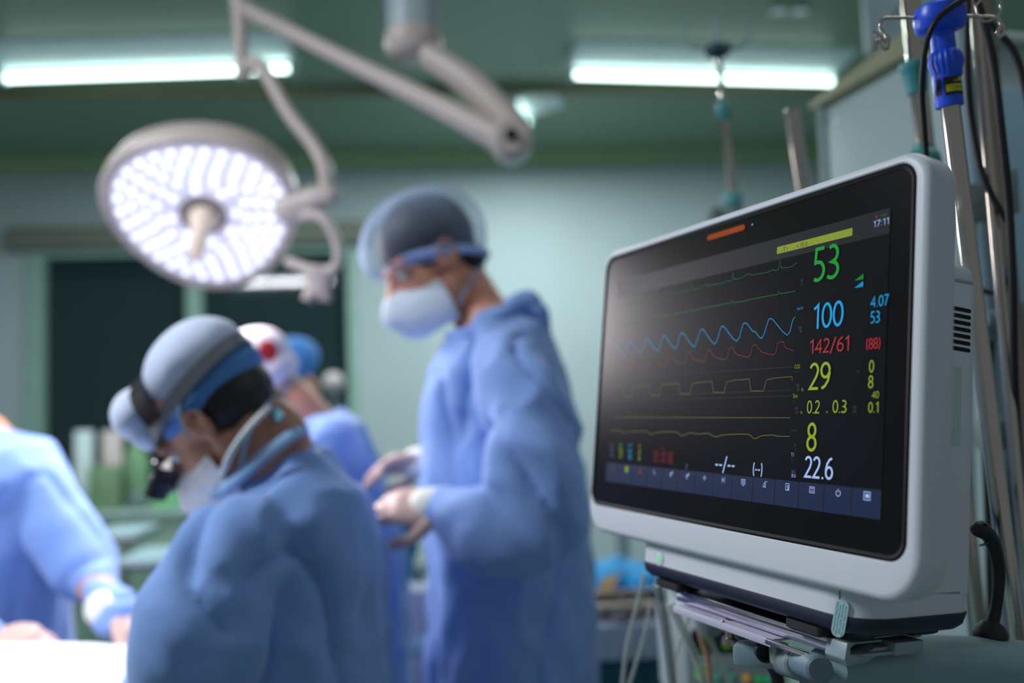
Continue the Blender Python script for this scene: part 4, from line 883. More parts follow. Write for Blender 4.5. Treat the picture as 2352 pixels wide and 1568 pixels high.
def legs(mb, hip, foot_z, side, sep=.10, r=(.070, .055, .042), fwd=None):
    for q in (-1, 1):
        h_ = hip + side * (q * sep * .9); a = Vector((h_.x, h_.y, foot_z + .09))
        k = h_.lerp(a, .48) + (fwd or Vector((0, 0, 0))) * .03
        mb.limb([h_, k, a], [r[0], r[1], r[2]], 14)
        mb.limb([a - Vector((0, 0, .05)), a + (fwd or Vector((-1, 0, 0))) * .12 - Vector((0, 0, .055))], [.042, .034], 12)
def gown_bottom(sec, n=3, hem=.32, flare=1.08):
    c, u, v, ru, rv = sec; o = []
    for i in range(1, n + 1):
        t = i / n; z = c.z + (hem - c.z) * t; o.append((Vector((c.x, c.y, z)), u, v, ru * (1 + (flare - 1) * t), rv * (1 + (flare - 1) * t)))
    return o
def shoes(par, hip, side, sep, fwd):
    for q in (-1, 1):
        c = hip + side * (q * sep * .9); c = Vector((c.x, c.y, 0)) + fwd * .05
        MB().limb([c - fwd * .12 + Vector((0, 0, .042)), c + Vector((0, 0, .040)), c + fwd * .13 + Vector((0, 0, .034))], [.044, .047, .036], 14, flat=.85).build('clog', M_GREYP, par)
def tilt(sec, deg):
    c, u, v, ru, rv = sec; a = math.radians(deg); u2 = (u * math.cos(a) + Vector((0, 0, 1)) * math.sin(a)); return (c, u2, v, ru, rv)
Uz = Vector((0, 0, 1)); LEFT = Vector((-R0.x, -R0.y, 0)).normalized(); AWAY = Vector((F_.x, F_.y, 0)).normalized()
def make_person(label, loc_px, H, M, s, neck, shapes, gown_secs, sleeves, hip, side, fwd, skin=M_SKIN, gown=M_GOWN, voxel=.006, fold=.009, seed=1, legsep=.1, hands=(), glove=None, folded=1.0):
    t = thing('person', label, 'person', Vector((hip.x, hip.y, 0)))
    b = MB(); head_shapes(b, H, M, s)
    b.limb([H + M @ (Vector((-.035, 0, -.02)) * s), H + M @ (Vector((-.045, 0, -.09)) * s), neck], [.055 * s, .055 * s, .066 * s], 18)
    for q in shapes: b.limb(*q)
    b.limb([neck.lerp(hip, .30), neck.lerp(hip, .6), hip], [.085, .105, .10], 20); b.limb([neck, neck.lerp(hip, .35)], [.055, .06], 16)
    legs(b, hip - Vector((0, 0, .02)), 0.0, side, legsep, fwd=fwd)
    for h_ in hands: hand_shapes(b, *h_[:3], **h_[3])
    body = put('body', fuse(b, voxel, 3), skin, t)
    g = MB(); g.loft(gown_secs + gown_bottom(gown_secs[-1]), 36, 2.2)
    for q in sleeves: g.limb(*q)
    put('gown', fuse(g, .008, 5, folds(fold, seed, folded)), gown, t)
    shoes(t, hip, side, legsep, fwd)
    return t
def eyes(t, H, M, s, lid=M_SKIN):
    for q in (-1, 1):
        MB().ball(H + M @ (Vector((.078, q * .031, .002)) * s), .0115 * s, 14, 10).build('eye', mat('eye_white', (225, 222, 218), .25, var=0), t)
        MB().ball(H + M @ (Vector((.0895, q * .031, -.001)) * s), .005 * s, 10, 8).build('pupil', M_BLACK, t)
        MB().limb([H + M @ (Vector((.0925, q * .016, .026)) * s), H + M @ (Vector((.094, q * .034, .030)) * s), H + M @ (Vector((.084, q * .052, .024)) * s)], [.003 * s, .004 * s, .002 * s], 8).build('eyebrow', M_HAIR, t)
# --- the standing assistant in the middle
d = 1.85
f1 = cs(-.80, -.42, -.43); M1 = head_frame(f1, cs(-.40, 0, .92)); H1 = P(992, 608, d); s1 = 1.0
d = 1.80
ND = P(1128, 770, d + .03)
U1 = LEFT * -1; V1 = AWAY
def S(px, py, dd, rp, rv): return (P(px, py, dd), U1, V1, px_r(rp * 2, dd), rv)
secs = [tilt(S(1112, 738, d + .03, 88, .075), 26), tilt(S(1135, 775, d + .04, 128, .15), 14), S(1150, 850, d + .04, 156, .185), S(1156, 950, d + .04, 180, .190), S(1162, 1100, d + .03, 196, .185), S(1162, 1220, d + .03, 192, .185), S(1168, 1360, d + .03, 192, .18), S(1170, 1540, d + .03, 196, .19)]
sh_n, el_n, wr_n = P(1180, 850, d - .15), P(1235, 1195, d - .25), P(1025, 1165, d - .20)
sh_f, el_f, wr_f = P(1085, 850, d + .19), P(1060, 1105, d + .20), P(995, 1062, d + .12)
hip = P(1165, 1420, d + .03)
p1 = make_person('person in light blue gown and sheer blue bouffant cap standing, looking at gloved hands', None, H1, M1, s1, ND,
    [([sh_n, el_n, wr_n], [.05, .04, .028], 14), ([sh_f, el_f, wr_f], [.05, .04, .028], 14)], secs,
    [([sh_n, P(1218, 1010, d - .24), el_n, P(1130, 1210, d - .24), wr_n], [.080, .084, .086, .076, .042], 20), ([sh_f, el_f, wr_f], [.078, .07, .045], 18)],
    hip, V1, LEFT, hands=((wr_n, cs(-1, -.02, .03), cs(.1, -.6, .8), dict(curl=.42, thumb=-1, s=1.05)), (wr_f, cs(-1, -.15, -.02), cs(.1, .5, .8), dict(curl=.5, thumb=1, s=1.05))), fold=.026, seed=3)
for w_, d_, u_, kw in ((wr_n, cs(-1, -.02, .03), cs(.1, -.6, .8), dict(curl=.42, thumb=-1, s=1.05)), (wr_f, cs(-1, -.15, -.02), cs(.1, .5, .8), dict(curl=.5, thumb=1, s=1.05))):
    gm = MB(); hand_shapes(gm, w_, d_, u_, grow=.0012, **kw); put('glove', fuse(gm, .004, 2), M_GLOVE, p1)
    MB().limb([w_ + R_ * .0, w_ + d_ * .035], [.038, .034], 20).build('glove_cuff', M_CUFF, p1)
eyes(p1, H1, M1, s1)
hr = MB(); hr.ball(H1 + M1 @ (Vector((-.016, 0, .052)) * s1), Vector((.104, .090, .094)) * s1, 28, 16, M1); hr.ball(H1 + M1 @ (Vector((-.062, 0, -.02)) * s1), Vector((.050, .062, .05)) * s1, 20, 12, M1)
put('hair', fuse(hr, .006, 3, folds(.003, 4, 0)), M_HAIR, p1)
cap_shell(H1, M1, s1, r=(.138, .112, .106), c=(-.008, 0, .050), seed=2).build('bouffant_cap', M_CAPT, p1)
band_ring(H1, M1, s1, w_=.009).build('cap_band', mat('cap_band_cloth', (168, 190, 238), .7), p1)
mask_mesh(H1, M1, s1).build('face_mask', M_MASK, p1)
for mb in mask_ties(H1, M1, s1, 1): mb.build('mask_tie', M_TIE, p1)
cl = MB(); cl.tube([P(1030, 775, d + .0), P(1070, 765, d - .06), P(1120, 738, d - .07), P(1180, 700, d - .03), P(1196, 690, d + .05), P(1170, 705, d + .11), P(1100, 745, d + .13), P(1045, 775, d + .08)], .013, n=12, closed=True, k=5, flat=.6); cl.build('collar', M_GOWN, p1)
kn = MB(); kn.limb([P(1180, 700, d - .03), P(1215, 690, d - .02), P(1246, 730, d - .02)], [.018, .022, .012], 12); kn.limb([P(1195, 700, d - .03), P(1240, 712, d - .03), P(1258, 760, d - .02)], [.014, .016, .008], 12, flat=.5); put('neck_tie_bow', fuse(kn, .004, 2, folds(.004, 8, .3)), M_GOWN, p1)
# --- the leaning operator with the head lamp, nearest on the left
d = 1.40
f2 = cs(-.68, .10, -.70); M2 = head_frame(f2, cs(-.70, 0, .72)); H2 = P(500, 962, d); s2 = .95
d = 1.36
ND2 = P(620, 1075, d + .05)
U2 = (LEFT * -1 + AWAY * .25).normalized(); V2 = Uz.cross(U2)
def S(px, py, dd, rp, rv): return (P(px, py, dd), U2, V2, px_r(rp * 2, dd), rv)
secs = [tilt(S(604, 1062, d + .05, 112, .075), 36), tilt(S(622, 1110, d + .06, 168, .14), 28), tilt(S(636, 1185, d + .07, 224, .18), 14), tilt(S(640, 1280, d + .08, 250, .19), 4), S(640, 1420, d + .08, 245, .19), S(645, 1600, d + .09, 245, .19)]
shn, eln, wrn = P(540, 1250, d - .09), P(450, 1500, d - .16), P(345, 1640, d + .06)
shf, elf, wrf = P(590, 1190, d + .26), P(470, 1440, d + .32), P(400, 1500, d + .30)
hip2 = P(680, 1620, d + .12)
p2 = make_person('nearest person bending forward in blue gown, black head lamp band over pale blue cap', None, H2, M2, s2, ND2,
    [([shn, eln, wrn], [.05, .04, .028], 14), ([shf, elf, wrf], [.05, .04, .028], 14)], secs,
    [([shn, P(480, 1350, d - .13), eln, wrn], [.080, .080, .076, .05], 20), ([shf, elf, wrf], [.078, .07, .045], 18)],
    hip2, V2, LEFT, skin=M_SKIN2, gown=M_GOWN2, hands=((wrn, cs(-.8, .5, -.3), Uz, dict(curl=.5, thumb=1)), (wrf, cs(-.9, -.1, -.4), Uz, dict(curl=.5, thumb=-1))), fold=.026, seed=11)
eyes(p2, H2, M2, s2)
T2 = lambda x, y, z: H2 + M2 @ (Vector((x, y, z)) * s2)
hr = MB(); hr.ball(T2(-.040, 0, .006), Vector((.074, .080, .062)) * s2, 24, 14, M2); hr.ball(T2(-.066, 0, -.034), Vector((.034, .052, .034)) * s2, 18, 10, M2)
put('hair', fuse(hr, .005, 3, folds(.002, 4, 0)), M_HAIR, p2)
# cap: two gathered puffs with the dark crown strap between them, blue strip under the band
c2 = MB(); c2.ball(T2(-.040, 0, .088), Vector((.086, .092, .064)) * s2, 28, 18, M2); put('cap', fuse(c2, .006, 4, folds(.005, 6, 0)), M_CAP2, p2)
c3 = MB(); c3.ball(T2(.076, 0, .092), Vector((.046, .082, .050)) * s2, 24, 16, M2); c3.ball(T2(.082, 0, .062), Vector((.034, .072, .034)) * s2, 20, 12, M2); put('cap_front_puff', fuse(c3, .006, 4, folds(.004, 9, 0)), M_CAP2, p2)
c4 = MB(); c4.ball(T2(-.022, 0, .034), Vector((.104, .088, .044)) * s2, 30, 16, M2); put('cap_band', fuse(c4, .006, 3, folds(.003, 7, 0)), M_BAND, p2)
hl_ = thing('tmp', None, None); bpy.data.objects.remove(hl_)
band = [T2(-.014 + .112 * math.cos(a), .094 * math.sin(a), .052 - .010 * math.cos(a)) for a in [2 * PI * k / 24 for k in range(25)]]
hb = strap(band, .022 * s2, .006, M2 @ Vector((0, 0, 1)), 2); hb.build('head_lamp_band', M_GREYB, p2)
cs_ = strap([T2(.032 + .0 * k, .100 * math.cos(a), .048 + .084 * math.sin(a)) for k, a in enumerate([PI * k / 12 for k in range(13)])], .026 * s2, .006, M2 @ Vector((1, 0, 0)), 2); cs_.build('crown_strap', M_BLACK, p2)
cs_ = strap([T2(.10 * math.cos(a) - .014, 0.0, .052 + .098 * math.sin(a)) for a in [PI * k / 12 for k in range(13)]], .020 * s2, .006, M2 @ Vector((0, 1, 0)), 2); cs_.build('crown_strap', M_BLACK, p2)
MB().box(T2(.102, 0, .050), (.02, .045, .034), M2, bev=.004).build('lamp_plate', M_GREYB, p2)
lo = MB(); lo.limb([T2(.105, 0, .036), T2(.125, 0, .012), T2(.132, 0, -.006)], [.008, .010, .009], 10); lo.limb([T2(.118, -.03, .004), T2(.118, .03, .004)], [.012, .012], 12)
put('loupe_bridge', fuse(lo, .004, 1), M_BLACK, p2)
for q in (-1, 1): MB().lathe(T2(.105, q * .032, .004), M2 @ Vector((.9, 0, -.42)), [(0, .012), (.018, .013), (.020, .016), (.048, .0175), (.05, .014)], 20).build('loupe_barrel', M_BLACK, p2)
MB().lathe(T2(.118, 0, .020), M2 @ Vector((.75, 0, -.66)), [(0, .012), (.03, .015), (.05, .017), (.052, .014)], 20).build('head_lamp', mat('dark_lamp_body', (44, 28, 40), .35), p2)
mask_mesh(H2, M2, s2).build('face_mask', M_MASKW, p2)
for mb in mask_ties(H2, M2, s2, 1): mb.build('mask_tie', M_TIE, p2)
cl = MB(); cl.tube([P(492, 1132, d + .0), P(530, 1112, d - .05), P(600, 1052, d - .06), P(670, 1000, d - .02), P(694, 986, d + .06), P(660, 1010, d + .12), P(580, 1070, d + .14), P(515, 1120, d + .08)], .011, n=12, closed=True, k=5, flat=.6); cl.build('collar', mat('pale_gown_collar', (140, 176, 220), .8), p2)
MB().tube([P(510, 1092, d - .045), P(530, 1042, d - .065), P(570, 985, d - .06), P(618, 935, d - .01)], .0050, n=10).build('neck_strap', mat('white_cord', (215, 220, 230), .7), p2)
MB().limb([P(586, 915, d + .02), P(610, 932, d + .02), P(645, 960, d - .02)], [.008, .013, .008], 14, flat=.5).build('cap_tie', mat('teal_tie_cloth', (112, 162, 184), .8), p2)
# --- the assistant behind in the patterned cap
d = 2.1
M3 = head_frame(cs(-.72, .1, -.68), cs(-.66, 0, .75)); H3 = P(588, 898, d); s3 = 1.0; ND3 = P(716, 985, d + .02)
U3 = (LEFT * -1 + AWAY * .2).normalized(); V3 = Uz.cross(U3)
def S(px, py, dd, rp, rv): return (P(px, py, dd), U3, V3, px_r(rp * 2, dd), rv)
secs = [tilt(S(738, 952, d + .02, 50, .06), 24), tilt(S(744, 990, d + .02, 92, .14), 10), S(748, 1060, d + .03, 124, .17), S(764, 1180, d + .03, 150, .18), S(778, 1300, d + .03, 162, .18), S(780, 1560, d + .03, 164, .19)]
sh3, el3, wr3 = P(740, 1030, d - .13), P(690, 1260, d - .14), P(560, 1330, d - .15)
hip3 = P(785, 1380, d + .03)
p3 = make_person('person bending behind the nearest one, in pale cap with red pattern and light blue gown', None, H3, M3, s3, ND3,
    [([sh3, el3, wr3], [.05, .04, .028], 12)], secs, [([sh3, el3, wr3], [.078, .072, .05], 16)], hip3, V3, LEFT, skin=M_SKIN, voxel=.008, fold=.016, seed=21, hands=((wr3, cs(-1, 0, -.3), Uz, dict(curl=.5)),))
mp_ = mat('patterned_cap_cloth', (222, 212, 226), .8, var=0)
cc = MB(); cc.ball(H3 + M3 @ Vector((-.02, 0, .050)), Vector((.116, .098, .082)), 28, 18, M3); cc.ball(H3 + M3 @ Vector((-.05, 0, .0)), Vector((.075, .084, .045)), 24, 14, M3); put('cap', fuse(cc, .006, 4, folds(.004, 5, 0)), mp_, p3)
cap3 = bpy.data.objects[[o.name for o in p3.children if o.name.startswith('cap')][0]]
def spotted(m, obj, spots, col):
    nt = m.node_tree; tc = nt.nodes.new('ShaderNodeTexCoord'); prev = None; wn = nt.nodes.new('ShaderNodeTexNoise'); wn.inputs['Scale'].default_value = 40; nt.links.new(tc.outputs['Object'], wn.inputs['Vector'])
    for p_, r_ in spots:
        dm = nt.nodes.new('ShaderNodeVectorMath'); dm.operation = 'DISTANCE'; dm.inputs[1].default_value = p_; nt.links.new(tc.outputs['Object'], dm.inputs[0])
        ml_ = nt.nodes.new('ShaderNodeMath'); ml_.operation = 'DIVIDE'; ml_.inputs[1].default_value = r_; nt.links.new(dm.outputs['Value'], ml_.inputs[0])
        if prev: mn = nt.nodes.new('ShaderNodeMath'); mn.operation = 'MINIMUM'; nt.links.new(prev.outputs[0], mn.inputs[0]); nt.links.new(ml_.outputs[0], mn.inputs[1]); prev = mn
        else: prev = ml_
    ad = nt.nodes.new('ShaderNodeMath'); ad.operation = 'ADD'; nt.links.new(prev.outputs[0], ad.inputs[0]); nt.links.new(wn.outputs['Fac'], ad.inputs[1])
    lt = nt.nodes.new('ShaderNodeMath'); lt.operation = 'LESS_THAN'; lt.inputs[1].default_value = 1.45; nt.links.new(ad.outputs[0], lt.inputs[0])
    mx = nt.nodes.new('ShaderNodeMixRGB'); mx.inputs[2].default_value = (*lin(col), 1); mx.inputs[1].default_value = nt.nodes['Principled BSDF'].inputs['Base Color'].default_value
    nt.links.new(lt.outputs[0], mx.inputs[0]); nt.links.new(mx.outputs[0], nt.nodes['Principled BSDF'].inputs['Base Color'])
spotted(mp_, cap3, [(P(x_, y_, 2.02) - Vector((0, 0, 0)), r_) for x_, y_, r_ in ((622, 800, .030), (560, 850, .018), (668, 870, .016), (590, 760, .014))], (196, 40, 48))
mask_mesh(H3, M3, s3).build('face_mask', M_MASK, p3)
for mb in mask_ties(H3, M3, s3, 1): mb.build('mask_tie', M_TIE, p3)
# --- the far person in the bright blue cap
d = 3.0
M4 = head_frame(cs(-.9, -.1, -.4), cs(-.4, 0, .9)); H4 = P(660, 872, d); s4 = .82; ND4 = P(678, 985, d)
def S(px, py, dd, rp, rv): return (P(px, py, dd), LEFT * -1, AWAY, px_r(rp * 2, dd), rv)
secs = [S(678, 975, d, 36, .06), S(680, 1010, d, 70, .14), S(672, 1100, d, 92, .18), S(670, 1300, d, 98, .18)]
p4 = make_person('person farthest back, only a bright blue cap showing past the patterned cap', None, H4, M4, s4, ND4, [], secs, [([P(690, 1040, d - .12), P(660, 1220, d - .16), P(570, 1200, d - .2)], [.07, .065, .045], 14)], P(672, 1250, d), AWAY, LEFT, voxel=.01, fold=.008, seed=31)
cc = MB(); cc.ball(H4 + M4 @ Vector((-.02, 0, .052)), Vector((.112, .095, .082)), 24, 16, M4); put('cap', fuse(cc, .007, 4, folds(.003, 3, 0)), mat('bright_blue_cap_cloth', (96, 164, 250), .75), p4)
mask_mesh(H4, M4, s4).build('face_mask', M_MASK, p4)
# --- the person across the table at the left edge
d = 1.95
M5 = head_frame(cs(.45, -.45, -.75), cs(.3, -.2, .9)); H5 = P(-175, 890, d); s5 = 1.0; ND5 = P(-40, 1020, d)
U5 = (LEFT * -1 - AWAY * .2).normalized(); V5 = Uz.cross(U5)
def S(px, py, dd, rp, rv): return (P(px, py, dd), U5, V5, px_r(rp * 2, dd), rv)
secs = [S(-42, 985, d, 70, .075), S(-25, 1020, d, 128, .12), S(-16, 1100, d, 168, .15), S(-14, 1260, d + .01, 172, .15), S(-16, 1420, d + .03, 172, .15), S(-16, 1560, d + .04, 170, .15)]
sh5, el5, wr5 = P(88, 1125, d - .02), P(190, 1300, d - .08), P(268, 1408, d - .22)
sg5, eg5, wg5 = P(-150, 1120, d - .06), P(-190, 1400, d - .2), P(-50, 1478, d - .42)
hnd = ((wr5, cs(.95, -.15, -.22), cs(.2, -.3, .9), dict(curl=.45, thumb=1, s=1.1)), (wg5, cs(1, -.05, .0), cs(.05, -.45, .9), dict(curl=.55, thumb=1, s=1.15)))
p5 = make_person('person in light blue gown cut off by left edge, reaching over the white drape', None, H5, M5, s5, ND5,
    [([sh5, el5, wr5], [.05, .04, .028], 14), ([sg5, eg5, wg5], [.05, .04, .03], 14)], secs,
    [([sh5, P(135, 1210, d - .04), el5, P(232, 1365, d - .15), wr5], [.076, .072, .064, .052, .044], 18), ([sg5, eg5, P(-120, 1460, d - .36), wg5], [.078, .072, .055, .04], 18)], P(-16, 1430, d + .04), U5, AWAY * -1, hands=hnd, fold=.016, seed=41)
for w_, d_, u_, kw in hnd:
    gm = MB(); hand_shapes(gm, w_, d_, u_, grow=.0014, **kw); put('glove', fuse(gm, .004, 2), M_GLOVE, p5)
    MB().limb([w_ - d_ * .03, w_ + d_ * .008], [.034, .030], 20).build('glove_cuff', M_CUFF, p5)
cap_shell(H5, M5, s5, seed=5).build('bouffant_cap', M_CAP2, p5); mask_mesh(H5, M5, s5).build('face_mask', M_MASK, p5)
# ------------------------------------------------------------ operating table, drape and furniture
tc_ = P(150, 1500, 1.55); tz = P(240, 1478, 1.55).z
ot = thing('operating_table', 'operating table hidden under white surgical drapes at the lower left', 'operating table', (-1.28, 1.52, 0))
MB().box((-1.24, 1.52, tz - .10), (1.5, .42, .08), bev=.02).build('mattress', M_BLACK, ot)
MB().box((-1.24, 1.52, tz - .165), (1.5, .42, .04), bev=.006).build('top', M_STEEL, ot)
MB().box((-1.4, 1.52, (tz - .19) / 2 + .05), (.26, .26, tz - .25), bev=.02).build('pedestal', M_STEEL, ot)
MB().box((-1.4, 1.52, .05), (.9, .42, .10), bev=.02).build('base', M_STEEL, ot)
g = MB(); nx, ny = 70, 46; L = []
for j in range(ny + 1):
    rg = []
    for i in range(nx + 1):
        u_, v_ = i / nx, j / ny; x = -2.05 + 1.66 * u_; y = 1.18 + .68 * v_
        mound = .085 * math.exp(-((v_ - .5) / .30) ** 2) * (1 - .55 * max(0, (u_ - .75) / .25) ** 2)
        e = max(0, abs(v_ - .5) - .34) / .16; ex_ = max(0, u_ - .96) / .04
        z = tz - .055 + mound + .012 * noise.noise(Vector((x * 6, y * 6, 1))) + .006 * noise.noise(Vector((x * 16, y * 16, 4)))
        z -= .42 * e ** 1.6 + .30 * ex_ ** 1.5
        y2 = 1.52 + (y - 1.52) * (1 - .25 * e) + .02 * e * math.sin(x * 26); x2 = x - .05 * ex_
        rg.append(g.bm.verts.new((x2, y2, z)))
    L.append(rg)
for a, b in zip(L, L[1:]):
    for i in range(nx): g.bm.faces.new((a[i], a[i + 1], b[i + 1], b[i]))
g.build('surgical_drape', M_DRAPE, label='brightly lit white drape heaped over the operating table', cat='drape')
sw = MB(); sw.ball(P(128, 1518, 1.5), (.035, .03, .010), 20, 10); put('swab', fuse(sw, .005, 2, folds(.004, 2, 0)), mat('stained_swab', (240, 222, 150), .8), label='small yellow-stained swab on the white drape', cat='swab')
# instrument stands behind the table
def stand(name, label, cx, cy, d, wpx, m_top, items):
    c = P(cx, cy, d); w_ = px_r(wpx, d) * 2; t = thing(name, label, 'instrument stand', (c.x, c.y + .1, 0), 'instrument stands behind the table')
    MB().box((c.x, c.y + .14, c.z - .01), (w_, .32, .022), bev=.006).build('tray', m_top, t)
    MB().box((c.x, c.y + .14, c.z + .004), (w_ - .02, .30, .012), bev=.004).build('tray_cloth', mat('pale_stand_cloth', (180, 208, 218), .7), t)
    MB().rod((c.x, c.y + .16, .05), (c.x, c.y + .16, c.z - .02), .016).build('post', M_CHROME, t)
    MB().box((c.x, c.y + .14, .04), (w_ * .9, .34, .03), bev=.01).build('base', M_STEEL, t)
    return t
stand('instrument_stand', 'higher pale instrument tray left of the nearest person, behind the table', 255, 1232, 3.3, 120, M_STEEL, 0)
stand('instrument_stand', 'lower pale instrument tray just above the reaching hand, behind the table', 325, 1292, 2.75, 140, M_STEEL, 0)
# green-draped cupboard on the far wall with supplies
q0, q1 = P(95, 1225, 4.3), P(430, 1225, 4.3)
cu = thing('supply_cupboard', 'pale green supply cupboard below the dark glass at the left', 'cupboard', ((q0.x + q1.x) / 2, q0.y + .2, 0))
zt = P(260, 1190, 4.3).z
MB().box(((q0.x + q1.x) / 2, q0.y + .22, zt / 2), (q1.x - q0.x + .3, .42, zt), bev=.01).build('carcass', mat('cupboard_green', (150, 178, 160), .6), cu)
MB().box(((q0.x + q1.x) / 2, q0.y + .21, zt + .01), (q1.x - q0.x + .34, .46, .03), bev=.008).build('worktop', mat('worktop_pale', (170, 190, 190), .5), cu)
for k in range(3):
    x_ = q0.x + (q1.x - q0.x) * (k + .5) / 3; dr = MB().box((x_, q0.y + .0, zt / 2), ((q1.x - q0.x) / 3 - .02, .02, zt - .16), bev=.004).build('door', mat('cupboard_door_green', (140, 168, 150), .6), cu)
    MB().rod((x_ + .06, q0.y - .022, zt * .5), (x_ + .06, q0.y - .022, zt * .5 + .12), .006).build('handle', M_CHROME, dr)
def supply(name, label, cat, px, py0, py1, wpx, col, d=4.25, shape='box', rough=.6):
    a, b = P(px, py1, d), P(px, py0, d); h_ = b.z - (zt + .026); w_ = px_r(wpx, d) * 2; c = Vector((a.x, q0.y + .10 + (d - 4.08) * .8, zt + .0262))
    mb = MB(); m_ = mat(name + '_%d_%d_%d' % col, col, rough)
    if shape == 'box': mb.box(c + Vector((0, 0, h_ / 2)), (w_, w_ * .7, h_), Matrix.Rotation(.2, 3, 'Z'), bev=.008)
    else: mb.lathe(c, (0, 0, 1), [(0, w_ * .46), (.01, w_ / 2), (h_ * .7, w_ / 2), (h_ * .82, w_ * .3), (h_ * .86, w_ * .22), (h_, w_ * .22)], 24)
    return mb.build(name, m_, label=label, cat=cat)
supply('carton', 'upright white carton at the left end of the green cupboard', 'carton', 132, 992, 1100, 40, (225, 240, 244))
supply('supply_bag', 'pinkish white packet standing on the green cupboard', 'packet', 202, 992, 1075, 44, (225, 208, 208), 4.3)
supply('green_bin', 'sage green bin on the cupboard beside the pinkish packet', 'bin', 262, 1010, 1120, 60, (120, 160, 120), 4.35, 'round')
supply('green_bin', 'dull green box in front of the sage bin on the cupboard', 'box', 175, 1080, 1150, 70, (122, 152, 116), 4.12)
supply('jar', 'grey round jar on the cupboard near the head lamp', 'jar', 255, 1140, 1175, 44, (120, 138, 140), 4.1, 'round')
supply('green_packet', 'bright green packet on the cupboard just left of the nearest gown', 'packet', 322, 1150, 1180, 60, (130, 200, 140), 4.08)
supply('teal_box', 'teal box at the right end of the green cupboard', 'box', 372, 1090, 1170, 56, (110, 160, 158), 4.2)
# things seen between the two nearest people
d = 2.5
bn = thing('waste_bin', 'lilac white bin with pale blue rim between the two gowned people', 'bin', Vector((P(956, 1440, d).x, P(956, 1440, d).y, 0)))
c = P(956, 1345, d); h_ = c.z
MB().box((c.x, c.y, h_ * .5), (.13, .13, h_), bev=.015).build('bin_body', mat('lilac_bin', (176, 182, 214), .5), bn)
bq = P(956, 1480, d - .075)
MB().box((c.x, c.y, bq.z), (.138, .138, .045), bev=.006).build('rim', mat('pale_blue_rim', (186, 220, 232), .4), bn)
is_ = thing('kick_stand', 'grey instrument stand behind the lilac bin', 'instrument stand', Vector((P(965, 1300, 2.9).x, P(965, 1300, 2.9).y, 0)))
c = P(960, 1290, 2.9); MB().box((c.x, c.y, c.z), (.13, .3, .03), bev=.006).build('tray', M_GREYP, is_); MB().rod((c.x, c.y, .03), (c.x, c.y, c.z), .018).build('post', M_STEEL, is_); MB().box((c.x, c.y, .02), (.3, .3, .04), bev=.01).build('base', M_STEEL, is_)
tcl = MB(); rgs = []
for k in range(9):
    t_ = k / 8; c = P(932 - 6 * t_, 1195 + 135 * t_, 2.3); rgs.append((c, LEFT * -1, AWAY, .040 * (1 - .45 * t_) + .004 * math.sin(k * 2), .015))
tcl.loft(rgs, 24); put('teal_cloth', fuse(tcl, .004, 2, folds(.004, 12, .8)), mat('teal_cloth', (46, 140, 176), .8), label='teal cloth hanging below the gloved hands between two gowns', cat='cloth')
ps = thing('ball_head_stand', 'slim stand with pale pink ball head in front of the dark glass', 'stand', Vector((P(765, 880, 4.3).x, P(765, 880, 4.3).y, 0)))
c = P(765, 878, 4.3); MB().ball(c, .050).build('ball', mat('pale_pink_ball', (206, 192, 192), .5), ps); MB().rod((c.x, c.y, .03), c, .009).build('pole', M_GREYP, ps); MB().lathe((c.x, c.y, 0), (0, 0, 1), [(0, .17), (.02, .16), (.05, .03)], 28).build('base', M_STEEL, ps)
# instrument table right of the standing person
za = P(1440, 1436, 2.05).z; xa, xb = P(1300, 1436, 2.05), P(1640, 1436, 2.05)
it = thing('instrument_table', 'cloth-covered instrument table between the standing person and the monitor', 'table', ((xa.x + xb.x) / 2, xa.y + .4, 0))
w_ = xb.x - xa.x
MB().box(((xa.x + xb.x) / 2, xa.y + .36, za - .02), (w_, .72, .035), bev=.012).build('tabletop', mat('table_cloth_pale', (188, 196, 216), .8), it)
for sx in (-1, 1):
    for sy in (.06, .66): MB().rod(((xa.x + xb.x) / 2 + sx * (w_ / 2 - .04), xa.y + sy, 0), ((xa.x + xb.x) / 2 + sx * (w_ / 2 - .04), xa.y + sy, za - .03), .014).build('leg', M_STEEL, it)
def hang(name, label, y0, z0, z1, m, amp, seed, xs=(0, 1)):
    mb = MB(); L = []; n = 60
    for side_ in (0, 1):
        for z_ in (z0, (z0 + z1) / 2, z1):
            L.append([])
            for k in range(n + 1):
                x_ = xa.x + w_ * (xs[0] + (xs[1] - xs[0]) * k / n); t_ = (z0 - z_) / (z0 - z1)
                L[-1].append(mb.bm.verts.new((x_, y0 - side_ * -.003 + amp * t_ * math.sin(k * .9 + seed) + amp * .6 * t_ * noise.noise(Vector((k * .3, seed, 0))), z_)))
    def st(A, B):
        for i in range(n): mb.bm.faces.new((A[i], A[i + 1], B[i + 1], B[i]))
    st(L[0], L[1]); st(L[1], L[2]); st(L[3], L[4]); st(L[4], L[5]); st(L[0], L[3]); st(L[2], L[5])
    return mb.build(name, m, label=label, cat='drape')
hang('table_drape', 'pale cloth edge hanging at the front of the instrument table', xa.y - .010, za + .000, za - .075, mat('table_cloth_pale', (188, 196, 216)), .004, 1)
hang('table_drape', 'dark teal drape hanging to the floor under the pale table cloth', xa.y + .006, za - .04, .12, M_TEALD, .018, 5)
bc = MB()
for px, py, dd, r in ((1375, 1318, 2.5, (.05, .05, .035)), (1410, 1308, 2.52, (.045, .05, .035)), (1450, 1318, 2.5, (.05, .05, .028)), (1400, 1330, 2.46, (.05, .05, .028)), (1350, 1328, 2.5, (.04, .05, .035)), (1470, 1332, 2.46, (.045, .05, .025))):
    bc.ball(P(px, py, dd), r, 18, 12)
put('blue_cloth', fuse(bc, .006, 3, folds(.012, 17, 0)), M_CYANC, label='crumpled bright blue cloth on the instrument table', cat='cloth')
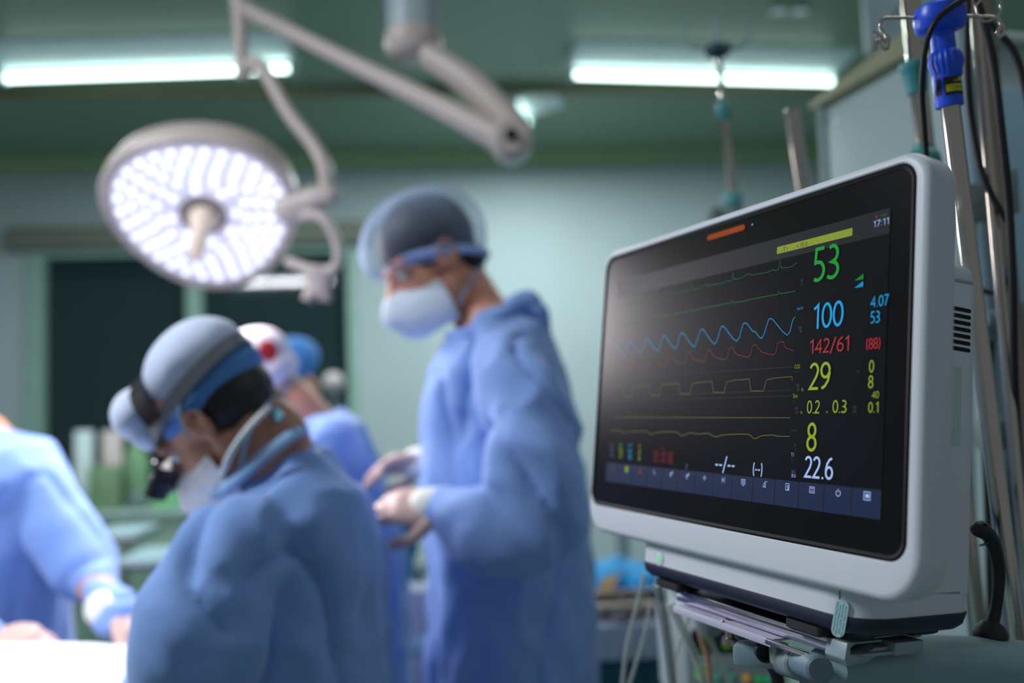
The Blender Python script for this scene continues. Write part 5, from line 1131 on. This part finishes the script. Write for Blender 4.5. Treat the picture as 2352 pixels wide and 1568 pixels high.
bs = strap([P(1372, 1376, 2.36), P(1392, 1350, 2.37), P(1410, 1318, 2.43), P(1435, 1312, 2.46)], .035, .004, R_); bs.build('brown_strap', mat('brown_strap', (150, 118, 46), .7), label='brown strap lying over the bright blue cloth', cat='strap')
MB().limb([P(1365, 1385, 2.33), P(1385, 1366, 2.35)], [.010, .008], 10).build('black_clip', M_BLACK, label='small black clip at the lower end of the brown strap', cat='clip')
ty = P(1432, 1398, 2.2)
tr = thing('instrument_tray', 'dull metal tray of instruments at the front of the instrument table', 'tray', (ty.x, ty.y, za))
MB().box((ty.x, ty.y, za + .006), (.20, .16, .008), bev=.003).build('tray_floor', M_BRASS, tr)
for q in (-1, 1):
    MB().box((ty.x + q * .1, ty.y, za + .018), (.006, .166, .03), bev=.002).build('tray_wall', M_BRASS, tr); MB().box((ty.x, ty.y + q * .08, za + .018), (.2, .006, .03), bev=.002).build('tray_wall', M_BRASS, tr)
names_ = ('long steel forceps at the left side of the metal tray', 'steel clamp second from the left in the metal tray', 'steel scissors in the middle of the metal tray', 'steel retractor right of the scissors in the metal tray', 'steel needle holder at the right side of the metal tray')
for k in range(5):
    x_ = ty.x - .07 + k * .034; z_ = za + .017; ins = thing(('forceps', 'clamp', 'scissors', 'retractor', 'needle_holder')[k], names_[k], 'surgical instrument', (x_, ty.y, z_), 'instruments in the metal tray')
    for q in (-1, 1):
        MB().limb([(x_ + q * .004, ty.y + .06, z_), (x_ + q * .003, ty.y + .01, z_), (x_ + q * .008, ty.y - .04, z_)], [.0018, .003, .0022], 8).build('blade', M_STEEL, ins)
        MB().tube([(x_ + q * .008 + .008 * math.cos(a), ty.y - .052 + .012 * math.sin(a), z_) for a in [2 * PI * i / 8 for i in range(9)]], .0018, n=6, k=2, closed=True).build('finger_ring', M_CHROME, ins)
bw = P(1417, 1400, 2.12); MB().lathe((bw.x, bw.y - .02, za + .001), (0, 0, 1), [(0, .014), (.004, .018), (.022, .026), (.024, .027), (.022, .024), (.006, .014)], 24).build('steel_cup', M_CHROME, label='small shiny steel cup in front of the metal tray', cat='cup')
bt = P(1436, 1240, 2.65); MB().lathe((bt.x, xa.y + .62, za), (0, 0, 1), [(0, .018), (.01, .020), (.12, .020), (.15, .012), (.175, .010), (.19, .012), (.2, .010)], 20).build('bottle', mat('grey_bottle', (128, 146, 150), .3), label='slim grey bottle standing behind the bright blue cloth', cat='bottle')
